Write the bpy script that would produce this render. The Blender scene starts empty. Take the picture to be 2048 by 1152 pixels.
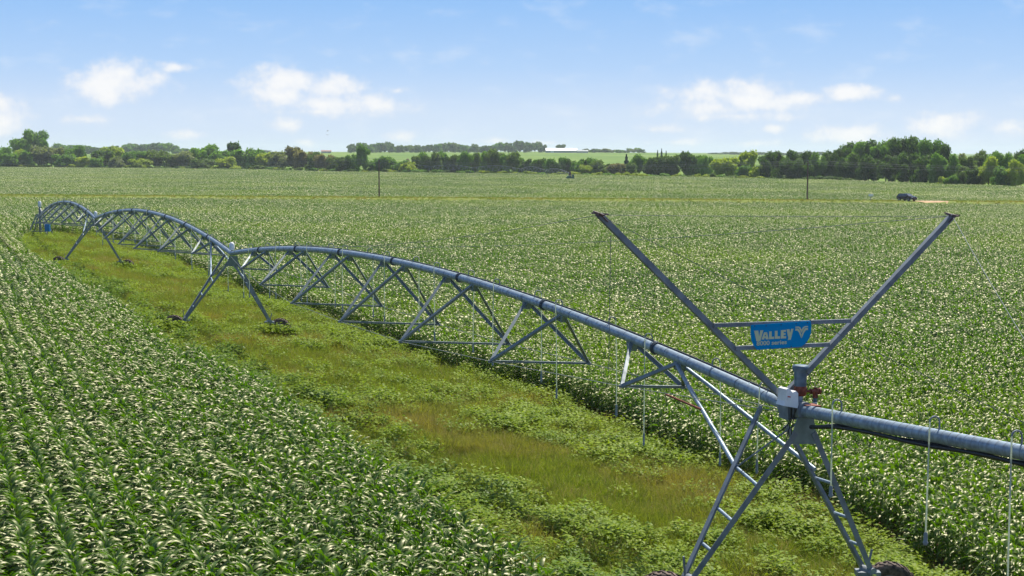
import bpy, math, random
import numpy as np
from mathutils import Vector, Matrix
sc = bpy.context.scene
R = math.radians

# ------------------------------------------------------------------ camera
EYE = 9.613
FPX = 3000.0            # focal length in pixels of a 2048 wide frame
cam = bpy.data.cameras.new('camera'); camo = bpy.data.objects.new('camera', cam)
sc.collection.objects.link(camo)
cam.sensor_width = 36.0; cam.lens = FPX/2048*36
cam.clip_start = 0.3; cam.clip_end = 30000
camo.location = (0, 0, EYE)
camo.rotation_euler = (math.pi/2-0.0909, -0.0031, 0)
sc.camera = camo
# ------------------------------------------------------------------ exposure
sc.view_settings.view_transform = 'Standard'; sc.view_settings.look = 'None'
sc.view_settings.exposure = 0.52; sc.view_settings.gamma = 1.0
# ------------------------------------------------------------------ sun
SUN_EL, SUN_AZ = R(56), R(28)      # azimuth measured from +Y towards +X
sd = Vector((math.sin(SUN_AZ)*math.cos(SUN_EL), math.cos(SUN_AZ)*math.cos(SUN_EL), math.sin(SUN_EL)))
sl = bpy.data.lights.new('sun', 'SUN'); sl.energy = 5.0; sl.angle = R(0.5); sl.color = (1.0, 0.93, 0.82)
slo = bpy.data.objects.new('sun', sl); sc.collection.objects.link(slo)
slo.rotation_euler = sd.to_track_quat('Z', 'Y').to_euler()
# ------------------------------------------------------------------ sky
wd = bpy.data.worlds.new('World'); sc.world = wd; wd.use_nodes = True
nt = wd.node_tree; nt.nodes.clear()
def nd(t, typ, **k):
    n = t.nodes.new(typ)
    for a, b in k.items(): setattr(n, a, b)
    return n
def mth(t, op, a, b=None, c=None, clamp=False):
    n = t.nodes.new('ShaderNodeMath'); n.operation = op; n.use_clamp = clamp
    for i, v in enumerate((a, b, c)):
        if v is None: continue
        if isinstance(v, (int, float)): n.inputs[i].default_value = v
        else: t.links.new(v, n.inputs[i])
    return n.outputs[0]
def mixc(t, f, a, b, mode='MIX'):
    n = t.nodes.new('ShaderNodeMix'); n.data_type = 'RGBA'; n.blend_type = mode
    for s, v in ((n.inputs[0], f), (n.inputs[6], a), (n.inputs[7], b)):
        if isinstance(v, (int, float)): s.default_value = v
        elif isinstance(v, tuple): s.default_value = (*v, 1) if len(v) == 3 else v
        else: t.links.new(v, s)
    return n.outputs[2]
sky = nd(nt, 'ShaderNodeTexSky', sky_type='NISHITA'); sky.sun_disc = False
sky.sun_elevation = SUN_EL; sky.sun_rotation = SUN_AZ
skys = nd(nt, 'ShaderNodeVectorMath', operation='SCALE'); nt.links.new(sky.outputs[0], skys.inputs[0]); skys.inputs[3].default_value = 0.105
tc = nd(nt, 'ShaderNodeTexCoord'); sx = nd(nt, 'ShaderNodeSeparateXYZ'); nt.links.new(tc.outputs['Generated'], sx.inputs[0])
dz = sx.outputs[2]
ramp = nd(nt, 'ShaderNodeValToRGB'); nt.links.new(mth(nt, 'MULTIPLY', dz, 4.0, clamp=True), ramp.inputs[0])
cr = ramp.color_ramp
stops = [(0.0, (0.66, 0.775, 0.93)), (0.10, (0.62, 0.75, 0.93)), (0.22, (0.44, 0.64, 0.93)), (0.40, (0.29, 0.53, 0.91)), (0.7, (0.19, 0.40, 0.83)), (1.0, (0.14, 0.32, 0.74))]
cr.elements[0].position = 0; cr.elements[0].color = (*stops[0][1], 1); cr.elements[1].position = 1; cr.elements[1].color = (*stops[-1][1], 1)
for p_, c_ in stops[1:-1]:
    e = cr.elements.new(p_); e.color = (*c_, 1)
low = mth(nt, 'SUBTRACT', 1.0, mth(nt, 'MULTIPLY', mth(nt, 'SUBTRACT', dz, 0.2), 3.0, clamp=True), clamp=True)
base = mixc(nt, low, skys.outputs[0], ramp.outputs[0])
# cumulus: soft ellipses of direction, broken up by noise
ay = mth(nt, 'MAXIMUM', sx.outputs[1], 0.02)
cu = mth(nt, 'MULTIPLY', mth(nt, 'DIVIDE', sx.outputs[0], ay), 30.0)     # units of 100 frame pixels at this focal length
cv = mth(nt, 'MULTIPLY', mth(nt, 'DIVIDE', dz, ay), 30.0)
uv = nd(nt, 'ShaderNodeCombineXYZ'); nt.links.new(cu, uv.inputs[0]); nt.links.new(cv, uv.inputs[1])
def wnoise(scale, detail, off, sy=1.0, rough=0.55):
    mp = nd(nt, 'ShaderNodeMapping'); mp.inputs['Location'].default_value = (off, off*0.7, 0); mp.inputs['Scale'].default_value = (1, sy, 1)
    nt.links.new(uv.outputs[0], mp.inputs[0])
    n = nd(nt, 'ShaderNodeTexNoise'); n.inputs['Scale'].default_value = scale; n.inputs['Detail'].default_value = detail; n.inputs['Roughness'].default_value = rough
    nt.links.new(mp.outputs[0], n.inputs['Vector']); return n.outputs[0]
n1 = wnoise(1.7, 8, 3.1, 1.25, 0.58); n2 = wnoise(0.9, 5, 9.3, 2.2)
# px x, y, rx, ry (2048 frame)
CL = [(235,172,98,34),(248,150,58,26),(215,190,60,22),(575,165,85,28),(660,178,70,22),(560,195,75,22),(690,212,130,24),(640,225,110,14),(797,184,30,11),
      (1480,200,150,32),(1500,182,80,24),(1420,215,110,20),(1695,188,60,16),(1600,195,60,18),(1785,197,24,11),(1880,246,80,24),(1885,238,45,18),(2008,254,50,17),
      (1700,268,78,20),(1705,258,40,14),(5,240,65,42),(10,215,34,28),(805,274,44,15),(577,252,36,16),(362,140,42,13),(612,288,34,12),(1320,258,60,14),(1540,255,28,11),
      (1480,232,190,14),(170,243,60,14),(380,272,46,14),(990,283,45,10),(1090,286,50,9),(1350,284,60,10),(1510,286,60,10)]
acc = None
for (x, y, rx, ry) in CL:
    v1 = nd(nt, 'ShaderNodeVectorMath', operation='SUBTRACT'); nt.links.new(uv.outputs[0], v1.inputs[0]); v1.inputs[1].default_value = ((x-1024)/100, (303-y)/100, 0)
    v2 = nd(nt, 'ShaderNodeVectorMath', operation='MULTIPLY'); nt.links.new(v1.outputs[0], v2.inputs[0]); v2.inputs[1].default_value = (100/rx/1.12, 100/ry/1.2, 1)
    v3 = nd(nt, 'ShaderNodeVectorMath', operation='LENGTH'); nt.links.new(v2.outputs[0], v3.inputs[0])
    amp = 1.0 if ry > 15 else 0.72
    m = mth(nt, 'SUBTRACT', amp, v3.outputs[1])
    acc = m if acc is None else mth(nt, 'SMOOTH_MAX', acc, m, 0.25)
dens = mth(nt, 'ADD', acc, mth(nt, 'MULTIPLY', mth(nt, 'SUBTRACT', n1, 0.495), 2.4))
cm = nd(nt, 'ShaderNodeMapRange', interpolation_type='SMOOTHSTEP'); nt.links.new(dens, cm.inputs[0]); cm.inputs[1].default_value = -0.25; cm.inputs[2].default_value = 0.7
cirr = nd(nt, 'ShaderNodeMapRange', interpolation_type='SMOOTHSTEP'); nt.links.new(n2, cirr.inputs[0]); cirr.inputs[1].default_value = 0.5; cirr.inputs[2].default_value = 0.8
cirr_m = mth(nt, 'MULTIPLY', cirr.outputs[0], 0.32)
shade = nd(nt, 'ShaderNodeMapRange'); nt.links.new(mth(nt, 'ADD', dens, mth(nt, 'MULTIPLY', n1, 0.5)), shade.inputs[0]); shade.inputs[1].default_value = 0.2; shade.inputs[2].default_value = 1.3
ccol = mixc(nt, shade.outputs[0], (0.72, 0.79, 0.91), (0.98, 0.97, 0.955))
fwdm = mth(nt, 'GREATER_THAN', sx.outputs[1], 0.03)
m1 = mixc(nt, mth(nt, 'MULTIPLY', cirr_m, fwdm), base, (0.82, 0.88, 0.96))
m2 = mixc(nt, mth(nt, 'MULTIPLY', mth(nt, 'MULTIPLY', cm.outputs[0], 0.88), fwdm), m1, ccol)
bg = nd(nt, 'ShaderNodeBackground'); nt.links.new(m2, bg.inputs[0]); bg.inputs[1].default_value = 0.72
wo = nd(nt, 'ShaderNodeOutputWorld'); nt.links.new(bg.outputs[0], wo.inputs[0])
sc.cycles.use_denoising = True
sc.cycles.max_bounces = 6; sc.cycles.transparent_max_bounces = 8; sc.cycles.volume_bounces = 1
sc.cycles.diffuse_bounces = 3; sc.cycles.glossy_bounces = 2; sc.cycles.transmission_bounces = 3

# ------------------------------------------------------------------ helpers
def tag(o, label=None, cat=None, group=None, kind=None):
    if label: o['label'] = label
    if cat: o['category'] = cat
    if group: o['group'] = group
    if kind: o['kind'] = kind
    return o
def link(o, parent=None):
    sc.collection.objects.link(o)
    if parent: o.parent = parent
    return o
def empty(name, loc=(0, 0, 0), rz=0.0, parent=None):
    o = bpy.data.objects.new(name, None); o.location = loc; o.rotation_euler = (0, 0, rz); o.empty_display_size = 0.3
    return link(o, parent)
class MB:
    def __init__(s): s.v = []; s.f = []; s.sm = []
    def add(s, vs, fs, smooth=False):
        b = len(s.v); s.v += [tuple(v) for v in vs]; s.f += [tuple(i+b for i in f) for f in fs]; s.sm += [smooth]*len(fs); return s
    def frame(s, d):
        d = Vector(d).normalized(); a = Vector((0, 0, 1)) if abs(d.z) < 0.95 else Vector((1, 0, 0))
        x = d.cross(a).normalized(); return x, x.cross(d).normalized()
    def path(s, pts, r, n=10, cap=True, smooth=True, radii=None):
        pts = [Vector(p) for p in pts]; vs = []; px = None
        for i, p in enumerate(pts):
            d = (pts[min(i+1, len(pts)-1)]-pts[max(i-1, 0)])
            if px is None: px, py = s.frame(d)
            else:
                dn = d.normalized(); px = (px-dn*px.dot(dn)).normalized(); py = px.cross(dn).normalized()
            rr = radii[i] if radii else r
            for k in range(n):
                a = 2*math.pi*k/n; vs.append(p+px*math.cos(a)*rr+py*math.sin(a)*rr)
        fs = [(i*n+k, i*n+(k+1) % n, (i+1)*n+(k+1) % n, (i+1)*n+k) for i in range(len(pts)-1) for k in range(n)]
        s.add(vs, fs, smooth)
        if cap: s.add(vs[:n], [tuple(range(n))[::-1]]); s.add(vs[-n:], [tuple(range(n))])
        return s
    def bar(s, a, b, w, h, up=(0, 0, 1)):
        a, b = Vector(a), Vector(b); d = (b-a).normalized(); u = Vector(up)
        x = d.cross(u)
        x = x.normalized() if x.length > 1e-4 else d.cross(Vector((1, 0, 0))).normalized()
        y = x.cross(d).normalized(); vs = []
        for p in (a, b):
            for sx_, sy_ in ((-1, -1), (1, -1), (1, 1), (-1, 1)): vs.append(p+x*sx_*w/2+y*sy_*h/2)
        return s.add(vs, [(0, 3, 2, 1), (4, 5, 6, 7), (0, 1, 5, 4), (1, 2, 6, 5), (2, 3, 7, 6), (3, 0, 4, 7)])
    def angle(s, a, b, w, th, up=(0, 0, 1)):      # L-section iron
        a, b = Vector(a), Vector(b); d = (b-a).normalized(); u = Vector(up); x = d.cross(u).normalized(); y = x.cross(d).normalized()
        prof = [(0, 0), (w, 0), (w, -th), (th, -th), (th, -w), (0, -w)]
        vs = [p+x*(q[0]-w/2)+y*(q[1]+w/2) for p in (a, b) for q in prof]
        fs = [(i, (i+1) % 6, 6+(i+1) % 6, 6+i) for i in range(6)]+[(0, 3, 2, 1), (0, 5, 4, 3), (6, 7, 8, 9), (6, 9, 10, 11)]
        return s.add(vs, fs)
    def box(s, c, sx_, sy_, sz_, M=None):
        vs = [Vector((a*sx_/2, b*sy_/2, d*sz_/2)) for d in (-1, 1) for a, b in ((-1, -1), (1, -1), (1, 1), (-1, 1))]
        if M is not None: vs = [M @ v for v in vs]
        vs = [v+Vector(c) for v in vs]
        return s.add(vs, [(0, 3, 2, 1), (4, 5, 6, 7), (0, 1, 5, 4), (1, 2, 6, 5), (2, 3, 7, 6), (3, 0, 4, 7)])
    def prism(s, poly, ex):                        # 3-D polygon extruded by the vector ex
        n = len(poly); vs = [Vector(p) for p in poly]+[Vector(p)+Vector(ex) for p in poly]
        return s.add(vs, [tuple(range(n))[::-1], tuple(range(n, 2*n))]+[(i, (i+1) % n, n+(i+1) % n, n+i) for i in range(n)])
    def mesh(s, name, m):
        me = bpy.data.meshes.new(name); me.from_pydata(s.v, [], s.f)
        for x in (m if isinstance(m, (list, tuple)) else [m]): me.materials.append(x)
        me.polygons.foreach_set('use_smooth', s.sm); me.update(); return me
    def build(s, name, m, parent=None, loc=(0, 0, 0)):
        o = bpy.data.objects.new(name, s.mesh(name, m)); o.location = loc; return link(o, parent)
def np_mesh(name, V, F, m, smooth=False):
    me = bpy.data.meshes.new(name); V = np.asarray(V, np.float32); F = np.asarray(F, np.int32); k = F.shape[1]
    me.vertices.add(len(V)); me.vertices.foreach_set('co', V.ravel())
    me.loops.add(F.size); me.loops.foreach_set('vertex_index', F.ravel())
    me.polygons.add(len(F)); me.polygons.foreach_set('loop_start', np.arange(0, F.size, k, dtype=np.int32))
    me.polygons.foreach_set('use_smooth', np.full(len(F), smooth, bool))
    me.materials.append(m); me.update(calc_edges=True); me.validate(); return me

# ------------------------------------------------------------------ materials
def mat(name, col, rough=0.6, metal=0.0, spec=0.5, var=0.0, vscale=3.0, bump=0.0, bscale=20.0, col2=None):
    m = bpy.data.materials.new(name); m.use_nodes = True; t = m.node_tree; b = t.nodes['Principled BSDF']
    b.inputs['Base Color'].default_value = (*col, 1); b.inputs['Roughness'].default_value = rough; b.inputs['Metallic'].default_value = metal
    b.inputs['Specular IOR Level'].default_value = spec
    if var or col2:
        g = nd(t, 'ShaderNodeNewGeometry'); n = nd(t, 'ShaderNodeTexNoise'); n.inputs['Scale'].default_value = vscale; n.inputs['Detail'].default_value = 6
        t.links.new(g.outputs['Position'], n.inputs['Vector'])
        mr = nd(t, 'ShaderNodeMapRange'); t.links.new(n.outputs[0], mr.inputs[0]); mr.inputs[1].default_value = 0.35; mr.inputs[2].default_value = 0.65
        c2 = col2 or tuple(c*(1-var) for c in col); c1 = col if col2 else tuple(min(1, c*(1+var)) for c in col)
        t.links.new(mixc(t, mr.outputs[0], c1, c2), b.inputs['Base Color'])
        rr = mth(t, 'MULTIPLY_ADD', mr.outputs[0], 0.15, rough-0.07); t.links.new(rr, b.inputs['Roughness'])
    if bump:
        g2 = nd(t, 'ShaderNodeNewGeometry'); n3 = nd(t, 'ShaderNodeTexNoise'); n3.inputs['Scale'].default_value = bscale; n3.inputs['Detail'].default_value = 5
        t.links.new(g2.outputs['Position'], n3.inputs['Vector'])
        bp = nd(t, 'ShaderNodeBump'); bp.inputs['Strength'].default_value = bump; bp.inputs['Distance'].default_value = 0.05
        t.links.new(n3.outputs[0], bp.inputs['Height']); t.links.new(bp.outputs[0], b.inputs['Normal'])
    return m
def leafmat(name, c1, c2, trans, tfac=0.35, rough=0.45, spec=0.5, pscale=0.0, c3=None, p1=0.45, p2=0.6, tint=0.0, coat=0.0):
    """leaf: glossy upper surface plus light shining through; colour varies per plant and, with c3, in patches over the ground"""
    m = bpy.data.materials.new(name); m.use_nodes = True; t = m.node_tree; b = t.nodes['Principled BSDF']; out = t.nodes['Material Output']
    oi = nd(t, 'ShaderNodeObjectInfo'); g = nd(t, 'ShaderNodeNewGeometry')
    n = nd(t, 'ShaderNodeTexNoise'); n.inputs['Scale'].default_value = 2.3; n.inputs['Detail'].default_value = 3; t.links.new(g.outputs['Position'], n.inputs['Vector'])
    nf = nd(t, 'ShaderNodeTexNoise'); nf.inputs['Scale'].default_value = 14.0; nf.inputs['Detail'].default_value = 1; t.links.new(g.outputs['Position'], nf.inputs['Vector'])
    f = mth(t, 'ADD', mth(t, 'MULTIPLY', oi.outputs['Random'], 0.35), mth(t, 'MULTIPLY', mth(t, 'SUBTRACT', n.outputs[0], 0.3), 0.7))
    f = mth(t, 'ADD', f, mth(t, 'MULTIPLY', mth(t, 'SUBTRACT', nf.outputs[0], 0.42), 1.8), clamp=True)
    c = mixc(t, f, c1, c2)
    if c3:
        pn = nd(t, 'ShaderNodeTexNoise'); pn.inputs['Scale'].default_value = pscale; pn.inputs['Detail'].default_value = 4; t.links.new(g.outputs['Position'], pn.inputs['Vector'])
        mr = nd(t, 'ShaderNodeMapRange', interpolation_type='SMOOTHSTEP'); t.links.new(pn.outputs[0], mr.inputs[0]); mr.inputs[1].default_value = p1; mr.inputs[2].default_value = p2
        c = mixc(t, mr.outputs[0], c, c3)
    t.links.new(c, b.inputs['Base Color']); b.inputs['Roughness'].default_value = rough; b.inputs['Specular IOR Level'].default_value = spec
    tr = nd(t, 'ShaderNodeBsdfTranslucent')
    t.links.new(mixc(t, 1.0, c, tuple(trans), 'MULTIPLY'), tr.inputs[0])
    mx = nd(t, 'ShaderNodeMixShader'); mx.inputs[0].default_value = tfac
    t.links.new(b.outputs[0], mx.inputs[1]); t.links.new(tr.outputs[0], mx.inputs[2]); last = mx.outputs[0]
    if coat:      # waxy cuticle
        gl = nd(t, 'ShaderNodeBsdfGlossy'); gl.inputs['Color'].default_value = (1.0, 0.93, 0.75, 1); gl.inputs['Roughness'].default_value = 0.46
        dt = nd(t, 'ShaderNodeVectorMath', operation='DOT_PRODUCT'); t.links.new(g.outputs['Normal'], dt.inputs[0]); t.links.new(g.outputs['Incoming'], dt.inputs[1])
        fr_ = mth(t, 'MULTIPLY_ADD', mth(t, 'POWER', mth(t, 'SUBTRACT', 1.0, mth(t, 'ABSOLUTE', dt.outputs[1])), 5.0), 0.22, 0.066); m2_ = nd(t, 'ShaderNodeMixShader')
        t.links.new(mth(t, 'MULTIPLY', fr_, coat, clamp=True), m2_.inputs[0]); t.links.new(last, m2_.inputs[1]); t.links.new(gl.outputs[0], m2_.inputs[2]); last = m2_.outputs[0]
    t.links.new(last, out.inputs[0])
    return m
M = dict(
    galv=mat('galvanised steel', (0.25, 0.325, 0.395), 0.48, 0.3, 0.5, 0.26, 9.0),
    galv2=mat('weathered galvanised steel', (0.19, 0.225, 0.255), 0.6, 0.15, 0.5, 0.2, 4.0),
    angle=mat('galvanised angle iron', (0.19, 0.235, 0.26), 0.55, 0.15, 0.5, 0.15, 5.0),
    dark=mat('dark flange steel', (0.05, 0.07, 0.09), 0.5, 0.3),
    plate=mat('gusset plate steel', (0.16, 0.21, 0.19), 0.55, 0.2, 0.5, 0.15, 5),
    wire=mat('steel cable', (0.17, 0.20, 0.20), 0.6, 0.3),
    black=mat('black rubber hose', (0.012, 0.013, 0.016), 0.45),
    hose=mat('translucent pale drop pipe', (0.58, 0.65, 0.60), 0.4),
    nozzle=mat('grey nozzle weight', (0.2, 0.24, 0.25), 0.5),
    tyre=mat('dusty tractor tyre rubber', (0.035, 0.028, 0.026), 0.8, 0, 0.3, 0, 9, 0, 20, (0.20, 0.15, 0.12)),
    rim=mat('galvanised rim', (0.32, 0.34, 0.34), 0.5, 0.5),
    white=mat('white enclosure paint', (0.80, 0.82, 0.84), 0.4, 0, 0.5, 0.05, 8),
    red=mat('red warning label', (0.55, 0.05, 0.02), 0.5),
    paper=mat('white label', (0.8, 0.8, 0.8), 0.5),
    rust=mat('rusty red iron', (0.26, 0.065, 0.035), 0.65, 0.1, 0.4, 0, 14, 0, 20, (0.12, 0.035, 0.02)),
    bracket=mat('stained bracket iron', (0.16, 0.13, 0.13), 0.6, 0.2, 0.4, 0, 14, 0, 20, (0.10, 0.06, 0.05)),
    riser=mat('blue grey riser paint', (0.085, 0.14, 0.19), 0.5, 0.2, 0.5, 0.2, 8),
    sign=mat('sign blue', (0.0, 0.27, 0.60), 0.6, 0, 0.05),
    letters=mat('pale sign lettering', (0.60, 0.66, 0.42), 0.5),
    panel=mat('control panel blue', (0.01, 0.20, 0.52), 0.4),
    wood=mat('weathered pole wood', (0.16, 0.11, 0.08), 0.85, 0, 0.2, 0.25, 3),
    insul=mat('grey porcelain', (0.35, 0.37, 0.4), 0.3),
    carp=mat('dark blue car paint', (0.012, 0.018, 0.035), 0.18, 0.3, 0.6),
    glass=mat('car glass', (0.10, 0.13, 0.17), 0.06, 0.2, 1.0),
    lamp=mat('headlight lens', (0.7, 0.72, 0.75), 0.15),
    carblack=mat('black car trim', (0.01, 0.01, 0.011), 0.6),
    barnroof=mat('white metal barn roof', (0.85, 0.86, 0.88), 0.4, 0.1),
    barnwall=mat('grey barn wall', (0.32, 0.35, 0.36), 0.7),
    redroof=mat('brown red roof', (0.25, 0.10, 0.08), 0.7),
    earth=mat('dry earth', (0.20, 0.14, 0.085), 0.9, 0, 0.2, 0.25, 0.3),
    dirt=mat('tan lane dirt', (0.50, 0.33, 0.20), 0.9, 0, 0.2, 0.2, 0.6),
    bark=mat('bark', (0.09, 0.07, 0.055), 0.9, 0, 0.2, 0.3, 2),
    bird=mat('dark bird plumage', (0.03, 0.03, 0.03), 0.7),
    pump=mat('green pump paint', (0.02, 0.13, 0.09), 0.5, 0, 0.5, 0.2, 2),
)
M['hose'] = leafmat('translucent pale drop pipe', (0.66, 0.72, 0.64), (0.74, 0.79, 0.70), (1.1, 1.1, 1.0), 0.55, 0.4, 0.3)
M['corn'] = leafmat('corn leaf', (0.027, 0.084, 0.003), (0.088, 0.172, 0.007), (2.2, 2.4, 0.4), 0.32, 0.50, 0.04, 0.02, (0.090, 0.160, 0.008), coat=1.0)
M['grassg'] = leafmat('mixed grass', (0.075, 0.135, 0.008), (0.29, 0.32, 0.045), (1.6, 1.7, 0.6), 0.34, 0.7, 0.04, 0.13, (0.25, 0.225, 0.055), 0.46, 0.68)
M['seedg'] = leafmat('seeding grass', (0.20, 0.18, 0.05), (0.42, 0.36, 0.15), (1.5, 1.4, 1.0), 0.25, 0.7, 0.04)
M['weed'] = leafmat('broad leaf weed', (0.085, 0.165, 0.006), (0.28, 0.36, 0.016), (1.9, 1.9, 0.5), 0.32, 0.5, 0.12)
M['weedd'] = leafmat('tall dark weed', (0.055, 0.125, 0.006), (0.18, 0.27, 0.012), (1.9, 2.0, 0.6), 0.30, 0.5, 0.15)
TREEC = dict(
    dark=((0.032, 0.078, 0.012), (0.075, 0.135, 0.020)), mid=((0.060, 0.125, 0.018), (0.105, 0.19, 0.028)), yellow=((0.14, 0.19, 0.018), (0.22, 0.26, 0.03)),
    grey=((0.09, 0.115, 0.055), (0.14, 0.16, 0.08)), olive=((0.050, 0.090, 0.018), (0.090, 0.130, 0.030)), spruce=((0.018, 0.045, 0.028), (0.03, 0.07, 0.04)), brown=((0.11, 0.095, 0.05), (0.13, 0.13, 0.06)))
for k_, (a_, b_) in TREEC.items():
    g_ = 1.25 if k_ in ('dark', 'spruce') else 1.6
    M['t_'+k_] = leafmat('foliage '+k_, tuple(q*g_ for q in a_), tuple(q*g_ for q in b_), (1.7, 1.8, 0.7), 0.42, 0.6, 0.2)

# ------------------------------------------------------------------ lie of the land
TH = 0.409
T1 = np.array([5.646, 30.996]); T2 = np.array([-15.032, 78.708]); T3 = np.array([-35.430, 126.540]); TH3 = 0.385
T4 = T3+52*np.array([-math.sin(TH3), math.cos(TH3)])
def smooth(x, a, b):
    t_ = np.clip((x-a)/(b-a), 0, 1); return t_*t_*(3-2*t_)
def lane_y(x): return 350-0.11*x
EDGE_U = np.array([-0.9, -0.341, -0.175, -0.108, 0.0, 0.092, 0.159, 0.225, 0.292, 0.341, 0.8]); EDGE_D = np.array([1060, 985, 905, 800, 760, 690, 645, 607, 533, 500, 380])
def edge_y(x, y): return np.interp(x/np.maximum(y, 1), EDGE_U, EDGE_D)
def ground(x, y):
    x = np.asarray(x, float); y = np.asarray(y, float)
    dx, dy = x-T1[0], y-T1[1]
    s = -dx*math.sin(TH)+dy*math.cos(TH); q = dx*math.cos(TH)+dy*math.sin(TH)
    near = np.interp(s, [-60, 0, 48, 104, 160, 320], [0, 0, -0.03, -0.375, -0.375, -0.9])-1.1*np.tanh(0.0723*q/1.1)
    far = -3.1+0*y
    near = near-0.33
    z = near*(1-smooth(y, 190, 300))+far*smooth(y, 190, 300)
    z = z+1.75*(1-smooth(np.abs(y-lane_y(x)), 3.5, 9))
    hill = 9.5+2.2*np.sin(x/520+0.6)-5.0*smooth(x, 120, 520)-2.5*smooth(-x, 350, 900)
    z = z+hill*smooth(y, 1150, 2350)+1.5*smooth(y, 2600, 7000)
    return z
def gz(x, y): return float(ground(x, y))
EDGE_L = [(16,-8),(1.9,24.6),(0.6,27.7),(-0.5,31.7),(-2.8,37.4),(-6.2,45.4),(-9.8,53.8),(-14.3,62.4),(-21.0,79.1),(-31.9,105.6),(-38.2,118.7),(-44.5,135.7),(-50.5,153),(-54.5,168)]
EDGE_R = [(-56,177),(-54,179),(-49.0,178.0),(-41.9,164.2),(-33.4,144.2),(-24.9,123.2),(-15.3,98.4),(-11.7,90.8),(-6.3,76.6),(-2.8,67.7),(0.6,62.6),(3.3,54.9),(5.7,48.5),(7.2,44.4),(8.8,41.2),(9.9,35.1),(10.9,29.3),(14,18),(22,-8)]
EDGE_L = [(a_*1.03, b_*1.03) for a_, b_ in EDGE_L]; EDGE_R = [(a_*1.03, b_*1.03) for a_, b_ in EDGE_R]
STRIP = np.array(EDGE_L+EDGE_R)
def in_strip(x, y, grow=0.0):
    x = np.asarray(x, float); y = np.asarray(y, float); ins = np.zeros(x.shape, bool); n = len(STRIP)
    for i in range(n):
        x1, y1 = STRIP[i]; x2, y2 = STRIP[(i+1) % n]
        c = ((y1 > y) != (y2 > y)); ins ^= c & (x < (x2-x1)*(y-y1)/((y2-y1) if y2 != y1 else 1e-9)+x1)
    return ins
def near_strip(x, y, d):
    return in_strip(x, y) | in_strip(x-d, y) | in_strip(x+d, y) | in_strip(x, y-d) | in_strip(x, y+d)
def at(px, D, off=0.0):
    return ((px-1024)/FPX*D, D)

# ground sheet
ys = np.concatenate([np.linspace(-40, 16, 8), np.arange(20, 200, 1.3), np.linspace(202, 318, 24), np.arange(320, 382, 1.5), np.geomspace(384, 9500, 80)])
xs = np.concatenate([-np.geomspace(9000, 75, 40), np.arange(-72, 40, 1.4), np.geomspace(42, 9000, 40)])
X, Y = np.meshgrid(xs, ys); Z = ground(X, Y); nx, ny = len(xs), len(ys)
V = np.stack([X.ravel(), Y.ravel(), Z.ravel()], 1)
ii, jj = np.meshgrid(np.arange(nx-1), np.arange(ny-1)); a = (jj*nx+ii).ravel(); F = np.stack([a, a+1, a+nx+1, a+nx], 1)
gm = bpy.data.materials.new('ground soil and turf'); gm.use_nodes = True; t = gm.node_tree; b = t.nodes['Principled BSDF']; b.inputs['Roughness'].default_value = 0.95; b.inputs['Specular IOR Level'].default_value = 0.1
at_ = nd(t, 'ShaderNodeAttribute', attribute_name='zone'); sp_ = nd(t, 'ShaderNodeSeparateColor'); t.links.new(at_.outputs[0], sp_.inputs[0])
g_ = nd(t, 'ShaderNodeNewGeometry')
def gn(scale, det=5):
    n = nd(t, 'ShaderNodeTexNoise'); n.inputs['Scale'].default_value = scale; n.inputs['Detail'].default_value = det; t.links.new(g_.outputs['Position'], n.inputs['Vector']); return n.outputs[0]
soil = mixc(t, gn(3.0), (0.055, 0.032, 0.018), (0.12, 0.075, 0.042)); turf = mixc(t, gn(0.8), (0.025, 0.03, 0.008), (0.07, 0.06, 0.02))
mrf = nd(t, 'ShaderNodeMapRange'); t.links.new(gn(0.006, 3), mrf.inputs[0]); mrf.inputs[1].default_value = 0.4; mrf.inputs[2].default_value = 0.6
fieldc = mixc(t, mrf.outputs[0], (0.10, 0.18, 0.025), (0.155, 0.235, 0.04))
c_ = mixc(t, sp_.outputs[0], soil, turf); c_ = mixc(t, sp_.outputs[1], c_, fieldc); c_ = mixc(t, sp_.outputs[2], c_, mixc(t, gn(0.4), (0.12, 0.19, 0.035), (0.24, 0.26, 0.06)))
t.links.new(c_, b.inputs['Base Color'])
me = np_mesh('ground', V, F, gm, True)
zone = np.zeros((len(V), 4), np.float32); zone[:, 3] = 1
zone[:, 0] = in_strip(V[:, 0], V[:, 1]); zone[:, 1] = V[:, 1] > edge_y(V[:, 0], V[:, 1]); zone[:, 2] = np.abs(V[:, 1]-lane_y(V[:, 0])) < 12
ca = me.color_attributes.new('zone', 'FLOAT_COLOR', 'POINT'); ca.data.foreach_set('color', zone.ravel())
tag(link(bpy.data.objects.new('ground', me)), kind='structure')

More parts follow.
